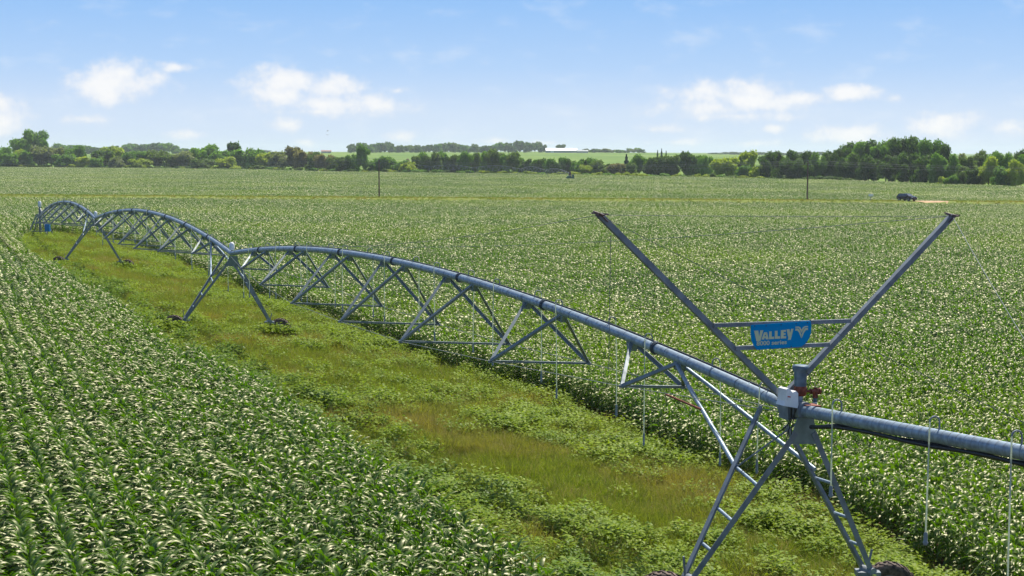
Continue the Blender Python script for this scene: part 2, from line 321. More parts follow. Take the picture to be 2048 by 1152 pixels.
# ------------------------------------------------------------------ corn
rng = np.random.default_rng(7)
def strip_leaf(rg, base, az, L, W, e0, e1, nseg, fold, twist=0.0, bendaz=0.0, wave=0.0):
    """one arching blade; returns verts, quads"""
    k = np.linspace(0, 1, nseg+1); el = e0+(e1-e0)*k**1.25; ds = L/nseg
    az_ = az+bendaz*k
    p = np.zeros((nseg+1, 3)); p[0] = base
    for i in range(nseg):
        e = (el[i]+el[i+1])/2; a_ = (az_[i]+az_[i+1])/2; p[i+1] = p[i]+ds*np.array([math.cos(a_)*math.cos(e), math.sin(a_)*math.cos(e), math.sin(e)])
    w = W*np.clip(np.minimum(0.55+2.0*k, 1.0)*(1-k**2.6), 0.03, 1)
    V = []; ph = rg.uniform(0, 6.28)
    for i in range(nseg+1):
        side = np.array([-math.sin(az_[i]), math.cos(az_[i]), 0]); nrm = np.array([-math.cos(az_[i])*math.sin(el[i]), -math.sin(az_[i])*math.sin(el[i]), math.cos(el[i])])
        tw = twist*k[i]+wave*math.sin(k[i]*9.0+ph); s_ = side*math.cos(tw)+nrm*math.sin(tw); n_ = nrm*math.cos(tw)-side*math.sin(tw)
        if fold: V += [p[i]-s_*w[i]/2+n_*w[i]*0.16, p[i], p[i]+s_*w[i]/2+n_*w[i]*0.16]
        else: V += [p[i]-s_*w[i]/2, p[i]+s_*w[i]/2]
    c = 3 if fold else 2; Fq = []
    for i in range(nseg):
        for j in range(c-1): Fq.append((i*c+j, i*c+j+1, (i+1)*c+j+1, (i+1)*c+j))
    return V, Fq
def corn_plant(rg, lod, h=1.0):
    V = []; F = []
    def add(v, f):
        b = len(V); V.extend(v); F.extend([tuple(i+b for i in q) for q in f])
    az0 = rg.normal(0, 0.3); nl = {0: 14, 1: 11, 2: 7}[lod]; seg = {0: 8, 1: 4, 2: 3}[lod]; H = 1.82*h
    zs = np.linspace(0.28 if lod == 0 else 0.5, 1.0, nl)
    for i, zf in enumerate(zs):
        z = H*0.80*zf; az = az0+(i % 2)*math.pi+rg.normal(0, 0.42)-0.2*math.sin(az0+(i % 2)*math.pi+0.6); top = zf
        L = (0.355+0.16*math.sin(math.pi*min(1, zf*0.95)))*rg.uniform(0.8, 1.15)*h
        e0 = R(rg.uniform(38, 58) if top < 0.85 else rg.uniform(55, 82)); e1 = R(rg.uniform(-75, -35) if top < 0.85 else rg.uniform(-60, 15))
        W = 0.085*rg.uniform(0.85, 1.15)*(1.0 if lod == 0 else 1.15 if lod == 1 else 1.6)
        v, f = strip_leaf(rg, (0.012*math.cos(az), 0.012*math.sin(az), z), az, L, W, e0, e1, seg, lod == 0, rg.normal(0, 0.6), rg.normal(0.15, 0.4), 0.35); add(v, f)
    r = 0.013; n = 5 if lod == 0 else 3
    for z in (0, H*0.82):
        pass
    ring = [(math.cos(2*math.pi*k/n)*r, math.sin(2*math.pi*k/n)*r) for k in range(n)]
    vs = [(a_, b_, 0.0) for a_, b_ in ring]+[(a_*0.6, b_*0.6, H*0.84) for a_, b_ in ring]
    add(vs, [(k, (k+1) % n, n+(k+1) % n, n+k) for k in range(n)])
    return np.array(V, float), F
def corn_patch(rg, lod, rows, length, step):
    Vs = []; Fs = []; b = 0; proto = [corn_plant(rg, lod, rg.uniform(0.9, 1.08)) for _ in range(14)]
    for i in range(rows):
        y = -length/2+step*rg.random()
        while y < length/2:
            v, f = proto[rg.integers(len(proto))]; a_ = rg.normal(0, 0.35)+(math.pi if rg.random() < 0.5 else 0); c, s = math.cos(a_), math.sin(a_); k = rg.uniform(0.88, 1.1)
            w = np.empty_like(v); w[:, 0] = (v[:, 0]*c-v[:, 1]*s)*k+(i-(rows-1)/2)*0.76+rg.normal(0, .03); w[:, 1] = (v[:, 0]*s+v[:, 1]*c)*k+y; w[:, 2] = v[:, 2]*k
            Vs.append(w); Fs.append(np.array(f)+b); b += len(w); y += step*rg.uniform(0.75, 1.25)
    return np.concatenate(Vs), np.concatenate(Fs)
variants = bpy.data.collections.new('corn plant shapes')      # not linked to the scene: only the shapes the field is planted with
plants = []
for i in range(10):
    v, f = corn_plant(np.random.default_rng(100+i), 0); me = np_mesh('corn_plant', v, np.array(f), M['corn'], True); plants.append(me)
    o = bpy.data.objects.new('shape_a%02d' % i, me); variants.objects.link(o)
for i in range(5):
    v, f = corn_patch(np.random.default_rng(200+i), 1, 4, 3.04, 0.17); variants.objects.link(bpy.data.objects.new('shape_b%02d' % i, np_mesh('corn_rows', v, f, M['corn'], True)))
for i in range(4):
    v, f = corn_patch(np.random.default_rng(300+i), 2, 12, 9.12, 0.24); variants.objects.link(bpy.data.objects.new('shape_c%02d' % i, np_mesh('corn_rows', v, f, M['corn'], True)))
RA = 0.37; ru = np.array([-math.sin(RA), math.cos(RA)]); rn = np.array([math.cos(RA), math.sin(RA)])
def visible(x, y, m=2.5):
    return (np.abs(x) < 0.3415*y+m+0.01*y) & (y > 24)
P = []; RZ = []; IX = []; SC = []; TL = []
NEAR = 78.0
# row / in-row lattice
def lattice(da, ds, amin, amax, smin, smax):
    A, S = np.meshgrid(np.arange(amin, amax, da), np.arange(smin, smax, ds)); return A.ravel(), S.ravel()
A, S = lattice(0.76, 0.145, -30.4, 60.8, 0, 112); nA = len(A)
A2 = A+rng.normal(0, 0.025, nA); S2 = S+rng.uniform(-0.05, 0.05, nA)
x = A2*rn[0]+S2*ru[0]; y = A2*rn[1]+S2*ru[1]
CELL = 3.04
def cell_center(A, S, c): return (np.floor(A/c)+0.5)*c, (np.floor(S/c)+0.5)*c
def cell_is_patch(ca, cs, c):
    cx = ca*rn[0]+cs*ru[0]; cy = ca*rn[1]+cs*ru[1]
    return (cy > NEAR) & ~near_strip(cx, cy, c*0.72), cx, cy
def holes(x, y):
    # thin spots, and the bare spur where plants failed
    v = np.sin(x*0.21+1.3)*np.sin(y*0.17+0.4)+0.6*np.sin(x*0.53+y*0.41)
    return v < -1.38
ca, cs = cell_center(A, S, CELL); pm, _, _ = cell_is_patch(ca, cs, CELL)
keep = visible(x, y) & ~in_strip(x, y) & ~pm & (rng.random(nA) > 0.03) & ~(holes(x, y) & (rng.random(nA) < 0.5))
xx, yy = x[keep], y[keep]
# the rest of the single plants, along the strip farther away
A, S = lattice(0.76, 0.17, -60.8, 60.8, 60.8, 206.7); x = A*rn[0]+S*ru[0]; y = A*rn[1]+S*ru[1]
ca, cs = cell_center(A, S, CELL); pm, _, _ = cell_is_patch(ca, cs, CELL)
k2 = visible(x, y) & ~in_strip(x, y) & ~pm & (S > 112) & (y < 215)
xx = np.concatenate([xx, x[k2]]); yy = np.concatenate([yy, y[k2]]); zz = ground(xx, yy)
rz = RA+rng.normal(0, 0.22, len(xx))+np.where(rng.random(len(xx)) < 0.3, math.pi, 0); sc_ = rng.uniform(0.86, 1.12, len(xx)); ix = rng.integers(0, 10, len(xx))
# the 300 plants that show largest stand as individuals
inframe = (np.abs(xx) < 0.338*yy) & (yy > 30.5)
order = np.argsort(np.where(inframe, xx*xx+yy*yy, 1e9))[:300]; mask = np.ones(len(xx), bool); mask[order] = False
for j in order:
    o = bpy.data.objects.new('corn_plant', plants[int(ix[j])]); o.location = (xx[j], yy[j], zz[j]); o.rotation_euler = (0, 0, rz[j]); o.scale = (sc_[j],)*3; link(o)
    tag(o, 'young green corn plant with arching glossy leaves in the rows nearest the camera', 'corn plant', 'corn plants in the nearest rows of the field')
P.append(np.stack([xx, yy, zz], 1)[mask]); RZ.append(rz[mask]); IX.append(ix[mask]); SC.append(sc_[mask])
# row patches out to the lane
A, S = lattice(CELL, CELL, -60*CELL, 80*CELL, 0, 130*CELL); A = A+CELL/2; S = S+CELL/2
ok, x, y = cell_is_patch(A, S, CELL)
ok &= visible(x, y, 6) & (y < lane_y(x)-10.5)
x, y = x[ok], y[ok]; n = len(x)
P.append(np.stack([x, y, ground(x, y)], 1)); RZ.append(RA+np.where(rng.random(n) < .5, math.pi, 0)); IX.append(rng.integers(10, 15, n)); SC.append(rng.uniform(0.93, 1.06, n))
A, S = lattice(9.12, 9.12, -60*9.12, 80*9.12, 20*9.12, 130*9.12); x = A*rn[0]+S*ru[0]; y = A*rn[1]+S*ru[1]
ok = visible(x, y, 12) & (y > lane_y(x)+11) & (y < edge_y(x, y)); x, y = x[ok], y[ok]; n = len(x)
P.append(np.stack([x, y, ground(x, y)], 1)); RZ.append(RA+np.where(rng.random(n) < .5, math.pi, 0)); IX.append(rng.integers(15, 19, n)); SC.append(rng.uniform(0.94, 1.05, n))
def scatter(name, P, RZ, IX, SC, coll, kind='stuff'):
    me = bpy.data.meshes.new(name); me.vertices.add(len(P)); me.vertices.foreach_set('co', P.astype(np.float32).ravel())
    a1 = me.attributes.new('turn', 'FLOAT', 'POINT'); a1.data.foreach_set('value', RZ.astype(np.float32))
    a2 = me.attributes.new('which', 'INT', 'POINT'); a2.data.foreach_set('value', IX.astype(np.int32))
    a3 = me.attributes.new('size', 'FLOAT', 'POINT'); a3.data.foreach_set('value', SC.astype(np.float32))
    o = link(bpy.data.objects.new(name, me)); tag(o, kind=kind)
    g = bpy.data.node_groups.new(name+' planting', 'GeometryNodeTree')
    g.interface.new_socket('Geometry', in_out='INPUT', socket_type='NodeSocketGeometry'); g.interface.new_socket('Geometry', in_out='OUTPUT', socket_type='NodeSocketGeometry')
    gi = g.nodes.new('NodeGroupInput'); go = g.nodes.new('NodeGroupOutput'); ip = g.nodes.new('GeometryNodeInstanceOnPoints'); ci = g.nodes.new('GeometryNodeCollectionInfo')
    ci.inputs['Collection'].default_value = coll; ci.inputs['Separate Children'].default_value = True; ci.inputs['Reset Children'].default_value = True
    ip.inputs['Pick Instance'].default_value = True
    def attr(nm, ty):
        q = g.nodes.new('GeometryNodeInputNamedAttribute'); q.data_type = ty; q.inputs[0].default_value = nm; return q.outputs[0]
    cx = g.nodes.new('ShaderNodeCombineXYZ'); g.links.new(attr('turn', 'FLOAT'), cx.inputs[2])
    mtp = g.nodes.new('GeometryNodeMeshToPoints')
    g.links.new(gi.outputs[0], mtp.inputs[0]); g.links.new(mtp.outputs[0], ip.inputs['Points']); g.links.new(ci.outputs[0], ip.inputs['Instance'])
    g.links.new(attr('which', 'INT'), ip.inputs['Instance Index']); g.links.new(cx.outputs[0], ip.inputs['Rotation'])
    cs_ = g.nodes.new('ShaderNodeCombineXYZ'); sa = attr('size', 'FLOAT')
    for q in range(3): g.links.new(sa, cs_.inputs[q])
    g.links.new(cs_.outputs[0], ip.inputs['Scale']); g.links.new(ip.outputs[0], go.inputs[0])
    md = o.modifiers.new('planting', 'NODES'); md.node_group = g
    return o
P = np.concatenate(P); print('corn instances', len(P))
scatter('corn_field', P, np.concatenate(RZ), np.concatenate(IX), np.concatenate(SC), variants)

# ------------------------------------------------------------------ grass and weeds of the strip
def tuft(rg, n, h, spread, W, seg=3, lean=0.5):
    V = []; F = []
    for i in range(n):
        a_ = rg.uniform(0, 6.283); r_ = spread*math.sqrt(rg.random()); az = rg.uniform(0, 6.283); L = h*rg.uniform(0.6, 1.15)
        v, f = strip_leaf(rg, (r_*math.cos(a_), r_*math.sin(a_), 0), az, L, W, R(rg.uniform(40, 88)), R(rg.uniform(-50, 60)), seg, False, rg.normal(0, .5)); b = len(V); V += v; F += [tuple(j+b for j in q) for q in f]
    return np.array(V, float), np.array(F)
def weed(rg, n, h, spread, leaf):
    V = []; F = []
    for i in range(n):
        a_ = rg.uniform(0, 6.283); r_ = spread*math.sqrt(rg.random()); zt = h*rg.uniform(0.25, 1.0)*(1-0.35*(r_/spread)**2); az = rg.uniform(0, 6.283)
        v, f = strip_leaf(rg, (r_*math.cos(a_), r_*math.sin(a_), zt), az, leaf*rg.uniform(.7, 1.3), leaf*0.55, R(rg.uniform(5, 50)), R(rg.uniform(-50, 0)), 2, False, rg.normal(0, .4)); b = len(V); V += v; F += [tuple(j+b for j in q) for q in f]
    return np.array(V, float), np.array(F)
gv = bpy.data.collections.new('strip plant shapes')
def addshape(nm, vf, m): gv.objects.link(bpy.data.objects.new(nm, np_mesh(nm, vf[0], vf[1], m)))
for i in range(4): addshape('shape_a%d' % i, tuft(np.random.default_rng(i), 120, 0.78, 0.42, 0.013), M['grassg'])
for i in range(3): addshape('shape_b%d' % i, tuft(np.random.default_rng(20+i), 30, 0.90, 0.36, 0.010), M['seedg'])
for i in range(4): addshape('shape_c%d' % i, weed(np.random.default_rng(40+i), 105, 0.80, 0.46, 0.15), M['weed'])
for i in range(3): addshape('shape_d%d' % i, weed(np.random.default_rng(60+i), 190, 1.0, 0.55, 0.17), M['weedd'])
pts = []; tr = []; wi = []; sz = []
N0 = 260000
x = rng.uniform(-68, 26, N0); y = 22+(190-22)*rng.random(N0)
ok = in_strip(x, y) & visible(x, y, 2); prob = np.clip(1.25-(y-25)/150, 0.35, 1); ok &= rng.random(N0) < prob
x, y = x[ok], y[ok]; n = len(x)
dl = np.interp(y, [q[1] for q in EDGE_L], [q[0] for q in EDGE_L]); dr = np.interp(y, [q[1] for q in EDGE_R[::-1]], [q[0] for q in EDGE_R[::-1]])
wv = (x-dl)/np.maximum(dr-dl, 0.5)
nz = np.sin(x*0.9+np.sin(y*0.5)*2)*0.5+np.sin(y*0.37+x*0.21)*0.5+0.35*np.sin(x*2.3+y*1.1)
r_ = rng.random(n)
typ = np.where(r_ < 0.70, rng.integers(0, 4, n), rng.integers(4, 7, n))
weedy = (np.abs(wv-0.5)*1.0+0.42*nz+rng.normal(0, 0.22, n)) > 0.36
typ = np.where(weedy & (r_ < 0.8), rng.integers(7, 11, n), typ)
tall = (wv < 0.20+0.07*nz+np.where(y < 37, 0.04, 0)) & (wv > 0.02) & (nz+0.6*np.sin(y*0.8) > -0.05) & (y < 120)
typ = np.where(tall & (rng.random(n) < 0.17), rng.integers(11, 14, n), typ)
thin = (typ < 7) | (rng.random(n) < 0.6)
x, y, typ = x[thin], y[thin], typ[thin]; n = len(x); print('strip instances', n)
clump = 0.5+0.5*np.sin(x*1.9+1.7*np.sin(y*1.3))*np.sin(y*1.05+1.3*np.sin(x*1.6))
size = (0.72+0.5*clump)*rng.uniform(0.75, 1.2, n)*np.interp(y, [30, 150], [0.95, 1.2])
ex = []                                   # uncut grass standing in front of the wheels
for cx0, cy0 in ((-17.6, 77.6), (-12.4, 79.9), (-38.0, 125.4), (-32.9, 127.7)):
    for _ in range(26): ex.append((cx0+rng.uniform(-0.9, 0.9), cy0+rng.uniform(-1.3, -0.4)))
ex = np.array(ex); x = np.concatenate([x, ex[:, 0]]); y = np.concatenate([y, ex[:, 1]]); typ = np.concatenate([typ, rng.integers(7, 11, len(ex))]); size = np.concatenate([size, rng.uniform(1.1, 1.5, len(ex))]); n = len(x)
isg = typ < 7
scatter('grass', np.stack([x, y, ground(x, y)], 1)[isg], rng.uniform(0, 6.28, n)[isg], typ[isg], size[isg], gv)
scatter('weeds', np.stack([x, y, ground(x, y)], 1)[~isg], rng.uniform(0, 6.28, n)[~isg], typ[~isg], size[~isg], gv)
# lane verge grass
n = 7000; x = rng.uniform(-135, 135, n); y = lane_y(x)+rng.uniform(-9, 6, n)
onroad = (np.abs(y-lane_y(x)+2) < 7) & (x > 88) & (x < 99)
x, y = x[~onroad], y[~onroad]; n = len(x)
scatter('lane_grass', np.stack([x, y, ground(x, y)], 1), rng.uniform(0, 6.28, n), rng.integers(0, 7, n), rng.uniform(0.35, 0.7, n), gv)

# ------------------------------------------------------------------ irrigation machine
def v3(p, z): return Vector((float(p[0]), float(p[1]), float(z)))
TILT = 0.0723
def bez_hook(base, side, n, up=0.22, w=0.21, drop=2.8, wob=(0, 0)):
    pts = [base]; c = base+Vector((0, 0, up-0.10)); pts.append(c.copy())
    for i in range(1, 8):
        a_ = math.pi*i/8; pts.append(c+n*side*(w/2)*(1-math.cos(a_))+Vector((0, 0, 0.10*math.sin(a_))))
    e = c+n*side*w; top = e.copy(); pts.append(e); return pts, top
def make_span(root, A, B, hA, hB, camber, ks, W, Dp, drops, tilt=TILT, full=True, r=0.13, ends=(0, 0)):
    r = r*0.94
    A, B = Vector(A), Vector(B); u = (B-A); L = u.length; u = Vector((u.x, u.y, 0)).normalized()
    n = Vector((u.y, -u.x, -tilt)).normalized(); zz = n.cross(u)
    if zz.z < 0: zz = -zz
    def pipe(k): return A.lerp(B, k)+zz*(hA*(1-k)+hB*k+camber*4*k*(1-k))
    def low(k, off, h): return A.lerp(B, k)+zz*h+n*off
    N = 40 if full else 12
    MB().path([pipe(ends[0]+(1-ends[0]-ends[1])*i/N) for i in range(N+1)], r, 16 if full else 6).build('span_pipe', M['galv'] if full else M['barnwall'], root)
    for k, w, d in zip(ks, W, Dp):
        tr_ = empty('truss', parent=root); dk = 0.0235
        hd = pipe(k)
        if full:
            f_ = (pipe(k+.002)-pipe(k-.002)).normalized()
            mb = MB(); c = pipe(k); mb.path([c-f_*0.03, c+f_*0.03], r+0.045, 20); mb.path([c-f_*0.075, c-f_*0.045], r+0.035, 20); mb.build('pipe_flange', M['dark'], tr_)
        for sgn in (-1, 1):
            foot = low(k, sgn*w/2, d)
            for e in (-1, 1):
                topp = pipe(k+e*dk)+n*sgn*0.05-zz*r*0.9
                MB().angle(topp, foot, 0.085 if full else 0.05, 0.012 if full else 0.02, up=(n*sgn)).build('brace', M['angle'] if full else M['barnwall'], tr_)
            if full:
                MB().box(foot, 0.13, 0.10, 0.07).build('truss_foot', M['galv2'], tr_)
        MB().angle(low(k, -w/2, d), low(k, w/2, d), 0.07 if full else 0.04, 0.012 if full else 0.02).build('strut', M['angle'], tr_)
        if full:
            for e in (-1, 1):
                c = pipe(k+e*dk); f_ = (pipe(k+.002)-pipe(k-.002)).normalized()
                poly = [c-f_*0.20-zz*r*0.8, c+f_*0.20-zz*r*0.8, c+f_*0.13-zz*(r+0.17), c-f_*0.13-zz*(r+0.17)]
                mb = MB(); mb.prism([p-n*0.075 for p in poly], n*0.15); mb.build('gusset', M['plate'], tr_)
    for sgn in (-1, 1):
        pts = [pipe(0.004)-zz*0.12+n*sgn*0.14]+[low(k, sgn*w/2, d) for k, w, d in zip(ks, W, Dp)]+[pipe(0.996)-zz*0.12+n*sgn*0.14]
        MB().path(pts, 0.010 if full else 0.012, 5, smooth=False).build('truss_rod', M['wire'], root)
    if full:
        MB().path([pipe(0.01+0.98*i/N)+zz*(r+0.018)+n*0.035 for i in range(N+1)], 0.022, 6).build('power_cable', M['black'], root)
        mb = MB()
        for i in range(1, 48):
            k = i/48; c = pipe(k); f_ = (pipe(k+.002)-pipe(k-.002)).normalized(); mb.path([c-f_*0.008, c+f_*0.008], r+0.006, 16, False)
        mb.build('cable_strap', M['dark'], root)
    for k, side, ln in drops:
        c = pipe(k)+zz*(r-0.02); pts, top = bez_hook(c, side, n)
        q = MB().path(pts, 0.015, 8).build('gooseneck', M['galv2'], root)
        wob = Vector((random.gauss(0, .03), random.gauss(0, .03), 0)); bot = top+Vector((0, 0, -ln))+wob
        MB().path([top, top.lerp(bot, 0.5)+wob*0.3, bot], 0.013, 8).build('drop_pipe', M['hose'], q)
        MB().path([bot+Vector((0, 0, 0.02)), bot, bot-Vector((0, 0, .03)), bot-Vector((0, 0, .22)), bot-Vector((0, 0, .24)), bot-Vector((0, 0, .30))], 0.03, 8, radii=[.017, .024, .027, .025, .036, .02]).build('nozzle', M['nozzle'], q)
    return pipe, n, zz, u
def tyre_mesh(rad=0.62, wid=0.30):
    prof = [(rad*0.55, wid*0.34), (rad*0.72, wid*0.5), (rad*0.88, wid*0.52), (rad*0.955, wid*0.44), (rad*0.965, 0.0)]
    prof = prof+[(a_, -b_) for a_, b_ in prof[-2::-1]]; n = 40; m = len(prof); V = []; F = []
    for i in range(n):
        a_ = 2*math.pi*i/n
        for (rr, w) in prof: V.append((math.cos(a_)*rr, w, math.sin(a_)*rr))
    for i in range(n):
        for j in range(m-1): F.append((i*m+j, i*m+j+1, ((i+1) % n)*m+j+1, ((i+1) % n)*m+j))
    mb = MB(); mb.add(V, F, True)
    for i in range(20):
        for sgn in (-1, 1):
            a_ = 2*math.pi*(i+(0.5 if sgn > 0 else 0))/20; da = 0.17; ww = 0.055
            def pt(an, w, rr): return Vector((math.cos(an)*rr, w, math.sin(an)*rr))
            i0, i1 = (a_, 0.01*sgn), (a_-da, sgn*wid*0.50)
            vs = []
            for (an, w), r1 in ((i0, rad), (i1, rad*0.955)):
                for rr in (r1-0.05, r1+0.012):
                    for d_ in (-ww/rad/2*1.2, ww/rad/2*1.2): vs.append(pt(an+d_, w, rr))
            mb.add(vs, [(0, 1, 3, 2), (4, 6, 7, 5), (0, 4, 5, 1), (2, 3, 7, 6), (0, 2, 6, 4), (1, 5, 7, 3)])
    return mb
tyre_me = tyre_mesh().mesh('tyre', M['tyre'])
rimb = MB(); rimb.path([(0, -0.10, 0), (0, -0.095, 0), (0, 0.095, 0), (0, 0.10, 0)], 0.35, 24, radii=[0.30, 0.35, 0.35, 0.30]); rimb.path([(0, -0.13, 0), (0, 0.13, 0)], 0.10, 12)
for i in range(8):
    a_ = math.pi*i/4; rimb.path([(0.2*math.cos(a_), -0.115, 0.2*math.sin(a_)), (0.2*math.cos(a_), 0.115, 0.2*math.sin(a_))], 0.018, 6)
rim_me = rimb.mesh('rim', M['rim'])
def make_tower(root, base, hp, u, n, zz, B=4.52, fh=0.72, full=True, brace=None, wheels=True):
    base = Vector(base); top = base+zz*hp
    tw = empty('tower', parent=root)
    for sgn in (-1, 1):
        foot = base+n*sgn*B/2+zz*fh
        tops = (top+u*1.02+n*sgn*0.10-zz*0.12, top-u*0.42+n*sgn*0.22-zz*0.42) if sgn < 0 else (top+u*0.42+n*sgn*0.16-zz*0.42, top-u*0.42+n*sgn*0.22-zz*0.42)
        feet = (foot+u*0.09, foot-u*0.09)
        if full:
            for a_, b_ in zip(tops, feet): MB().angle(a_, b_, 0.125, 0.014, up=-u if a_ is tops[1] else u).build('leg', M['galv2'], tw)
            for k in (0.36, 0.60, 0.80):
                MB().path([tops[0].lerp(feet[0], k), tops[1].lerp(feet[1], k)], 0.038, 8).build('rung', M['galv'], tw)
            mb = MB(); mb.box(foot-zz*0.05, 0.5, 0.34, 0.12); mb.path([foot-u*0.2, foot+u*0.12-n*sgn*0.05], 0.11, 12); mb.build('gearbox_mount', M['galv2'], tw)
            MB().bar(foot+n*sgn*0.02+u*0.05, foot+n*sgn*0.10+u*0.05+zz*0.46, 0.045, 0.03).build('tyre_scraper', M['galv2'], tw)
        else:
            MB().bar(tops[1], foot, 0.13, 0.13).build('leg', M['galv2'], tw)
        if wheels:
            wc = foot+n*sgn*0.56; wc.z = base.z+(n*sgn*(B/2+0.56)).z+0.61-0.33
            w_ = empty('wheel', wc, math.atan2(n.y, n.x), parent=root)
            ty = bpy.data.objects.new('tyre', tyre_me); link(ty, w_); rm = bpy.data.objects.new('rim', rim_me); link(rm, w_)
            w_.rotation_euler.z += R(-24)
    if full:
        MB().bar(base-n*(B/2)+zz*0.02, base+n*(B/2)+zz*0.02, 0.12, 0.12).build('base_beam', M['galv2'], tw)
        for e in (-0.46,):
            c = top+u*e
            poly = [c-n*0.20-zz*0.10, c+n*0.20-zz*0.10, c+n*0.34-zz*0.66, c-n*0.34-zz*0.66]
            MB().prism(poly, u*0.02).build('gusset', M['plate'], tw)
        MB().path([tw_ for tw_ in ((base-n*B/2+zz*fh).lerp(top+u*1.02, 0.62)+u*0.02, top-u*0.35-zz*0.15)], 0.022, 6).build('stay_rod', M['galv2'], tw)
    if brace is not None:
        for sgn in (-1, 1):
            foot = base+n*sgn*B/2+zz*fh; e = (top+u*(1.02 if sgn < 0 else .42)+n*sgn*0.10-zz*0.12).lerp(foot+u*0.09, 0.36)
            MB().path([brace+n*sgn*0.05, brace.lerp(e, 0.25)+n*sgn*0.06, e], 0.05, 10).build('brace_tube', M['galv'], tw)
    return tw
random.seed(5)
hp, cam_ = 4.256, 1.347
KS = [0.5+(i-3)*0.1279 for i in range(7)]; WW = [1.739, 3.117, 3.835, 3.835, 3.835, 3.117, 1.739]; DD = [3.85, 3.587, 3.365, 3.314, 3.365, 3.587, 3.85]
mach = empty('irrigation_machine', (0, 0, 0))
tag(mach, 'long galvanised centre pivot irrigator arching over the corn, blue sign between its masts', 'irrigation machine')
B1, B2, B3, B4 = v3(T1, 0), v3(T2, -0.031), v3(T3, -0.375), v3(T4, -0.375)
def drops(n0, n1, step, ln): return [(k, (-1 if i % 2 else 1), ln) for i, k in enumerate(np.arange(n0, n1, step))]
hk = [(0.0194, -1, 1.6), (0.0644, 1, 2.1), (0.1201, -1, 2.4), (0.166, 1, 2.25), (0.2213, -1, 2.4)]+drops(0.2576, 0.97, 0.0505, 2.3)
pipe1, n1_, z1_, u1_ = make_span(mach, B1, B2, hp, hp, cam_, KS, WW, DD, hk)
pipe2, n2_, z2_, u2_ = make_span(mach, B2, B3, hp, hp, cam_, KS, WW, DD, drops(0.04, 0.97, 0.0505, 2.3))
hp4 = 2.65
DD3 = [d-(hp-hp4)*k for d, k in zip(DD, KS)]
pipe3, n3_, z3_, u3_ = make_span(mach, B3, B4, hp, hp4, cam_, KS, WW, DD3, drops(0.04, 0.9, 0.0505, 1.6))
tw1 = make_tower(mach, B1, hp, u1_, n1_, z1_, brace=pipe1(0.0949)-z1_*0.13)
tw2 = make_tower(mach, B2, hp, u2_, n2_, z2_, brace=pipe2(0.0949)-z2_*0.13)
tw3 = make_tower(mach, B3, hp, u3_, n3_, z3_, brace=pipe3(0.0949)-z3_*0.13)
# end boom beyond the near tower
bo = lambda s: B1-u1_*s+z1_*(hp+0.05*s)
MB().path([bo(s) for s in (0, 3, 6, 9, 12, 15, 18)], 0.13, 20).build('boom_pipe', M['galv'], mach)
mb = MB()
for i in range(1, 90): mb.path([bo(i*0.2-0.006), bo(i*0.2+0.006)], 0.133, 20, False)
mb.build('pipe_rib', M['galv2'], mach)
for o1, r1 in ((-0.03, 0.042), (0.06, 0.036)):
    MB().path([bo(0.7)-z1_*0.30+n1_*o1]+[bo(s)-z1_*(0.23+0.02*math.sin(s*2.1+o1*30)-0.045)+n1_*(o1+0.02*math.sin(s*1.3)) for s in np.arange(1.5, 18, 0.75)], r1, 8).build('hose', M['black'], mach)
for s, ln in ((1.65, 1.65), (4.6, 2.05), (6.7, 2.5), (9.8, 2.6), (12.2, 2.6), (14.6, 2.6)):
    c = bo(s)+z1_*0.11; pts, top = bez_hook(c, -1, n1_, up=0.26, w=0.22)
    q = MB().path(pts, 0.017, 8).build('gooseneck', M['galv2'], mach); wob = Vector((random.gauss(0, .02), random.gauss(0, .02), 0)); bot = top+Vector((0, 0, -ln))+wob
    MB().path([top, top.lerp(bot, 0.5), bot], 0.016, 8).build('drop_pipe', M['hose'], q)
    MB().path([bot+Vector((0, 0, 0.02)), bot, bot-Vector((0, 0, .03)), bot-Vector((0, 0, .15)), bot-Vector((0, 0, .17)), bot-Vector((0, 0, .22))], 0.03, 8, radii=[.024, .034, .04, .036, .055, .03]).build('nozzle', M['nozzle'], q)
# masts, crossbars, sign: in the upright plane across the near tower
nh = Vector((math.cos(TH), math.sin(TH), 0)); uh = Vector((-math.sin(TH), math.cos(TH), 0)); Zv = Vector((0, 0, 1))
def W1(o, z, s=0.0): return B1+nh*o+Zv*z+uh*s
mR = W1(4.31, 8.24); mL = W1(-4.29, 8.38)
for tip, bs in ((mL, W1(0.02, 4.50, -0.02)), (mR, W1(0.12, 4.36, 0.30))):
    q = MB().bar(bs, tip, 0.115, 0.115, up=uh).build('mast', M['galv2'], mach)
    d = (tip-bs).normalized(); mb = MB()
    mb.box(tip, 0.15, 0.15, 0.05); mb.bar(tip-nh*0.17+Zv*0.04, tip+nh*0.2+Zv*0.01, 0.03, 0.03); mb.bar(tip-uh*0.2, tip+uh*0.25+Zv*0.06, 0.03, 0.03); mb.path([tip-d*0.2+uh*-0.08, tip+d*0.06-uh*0.09], 0.014, 6)
    mb.build('cable_bracket', M['bracket'], q)
for zL, zR, oL, oR in ((6.11, 6.06, -1.72, 1.62), (5.62, 5.58, -1.2, 1.1)):
    MB().bar(W1(oL, zL, -0.10), W1(oR, zR, -0.10), 0.05, 0.085).build('crossbar', M['galv2'], mach)
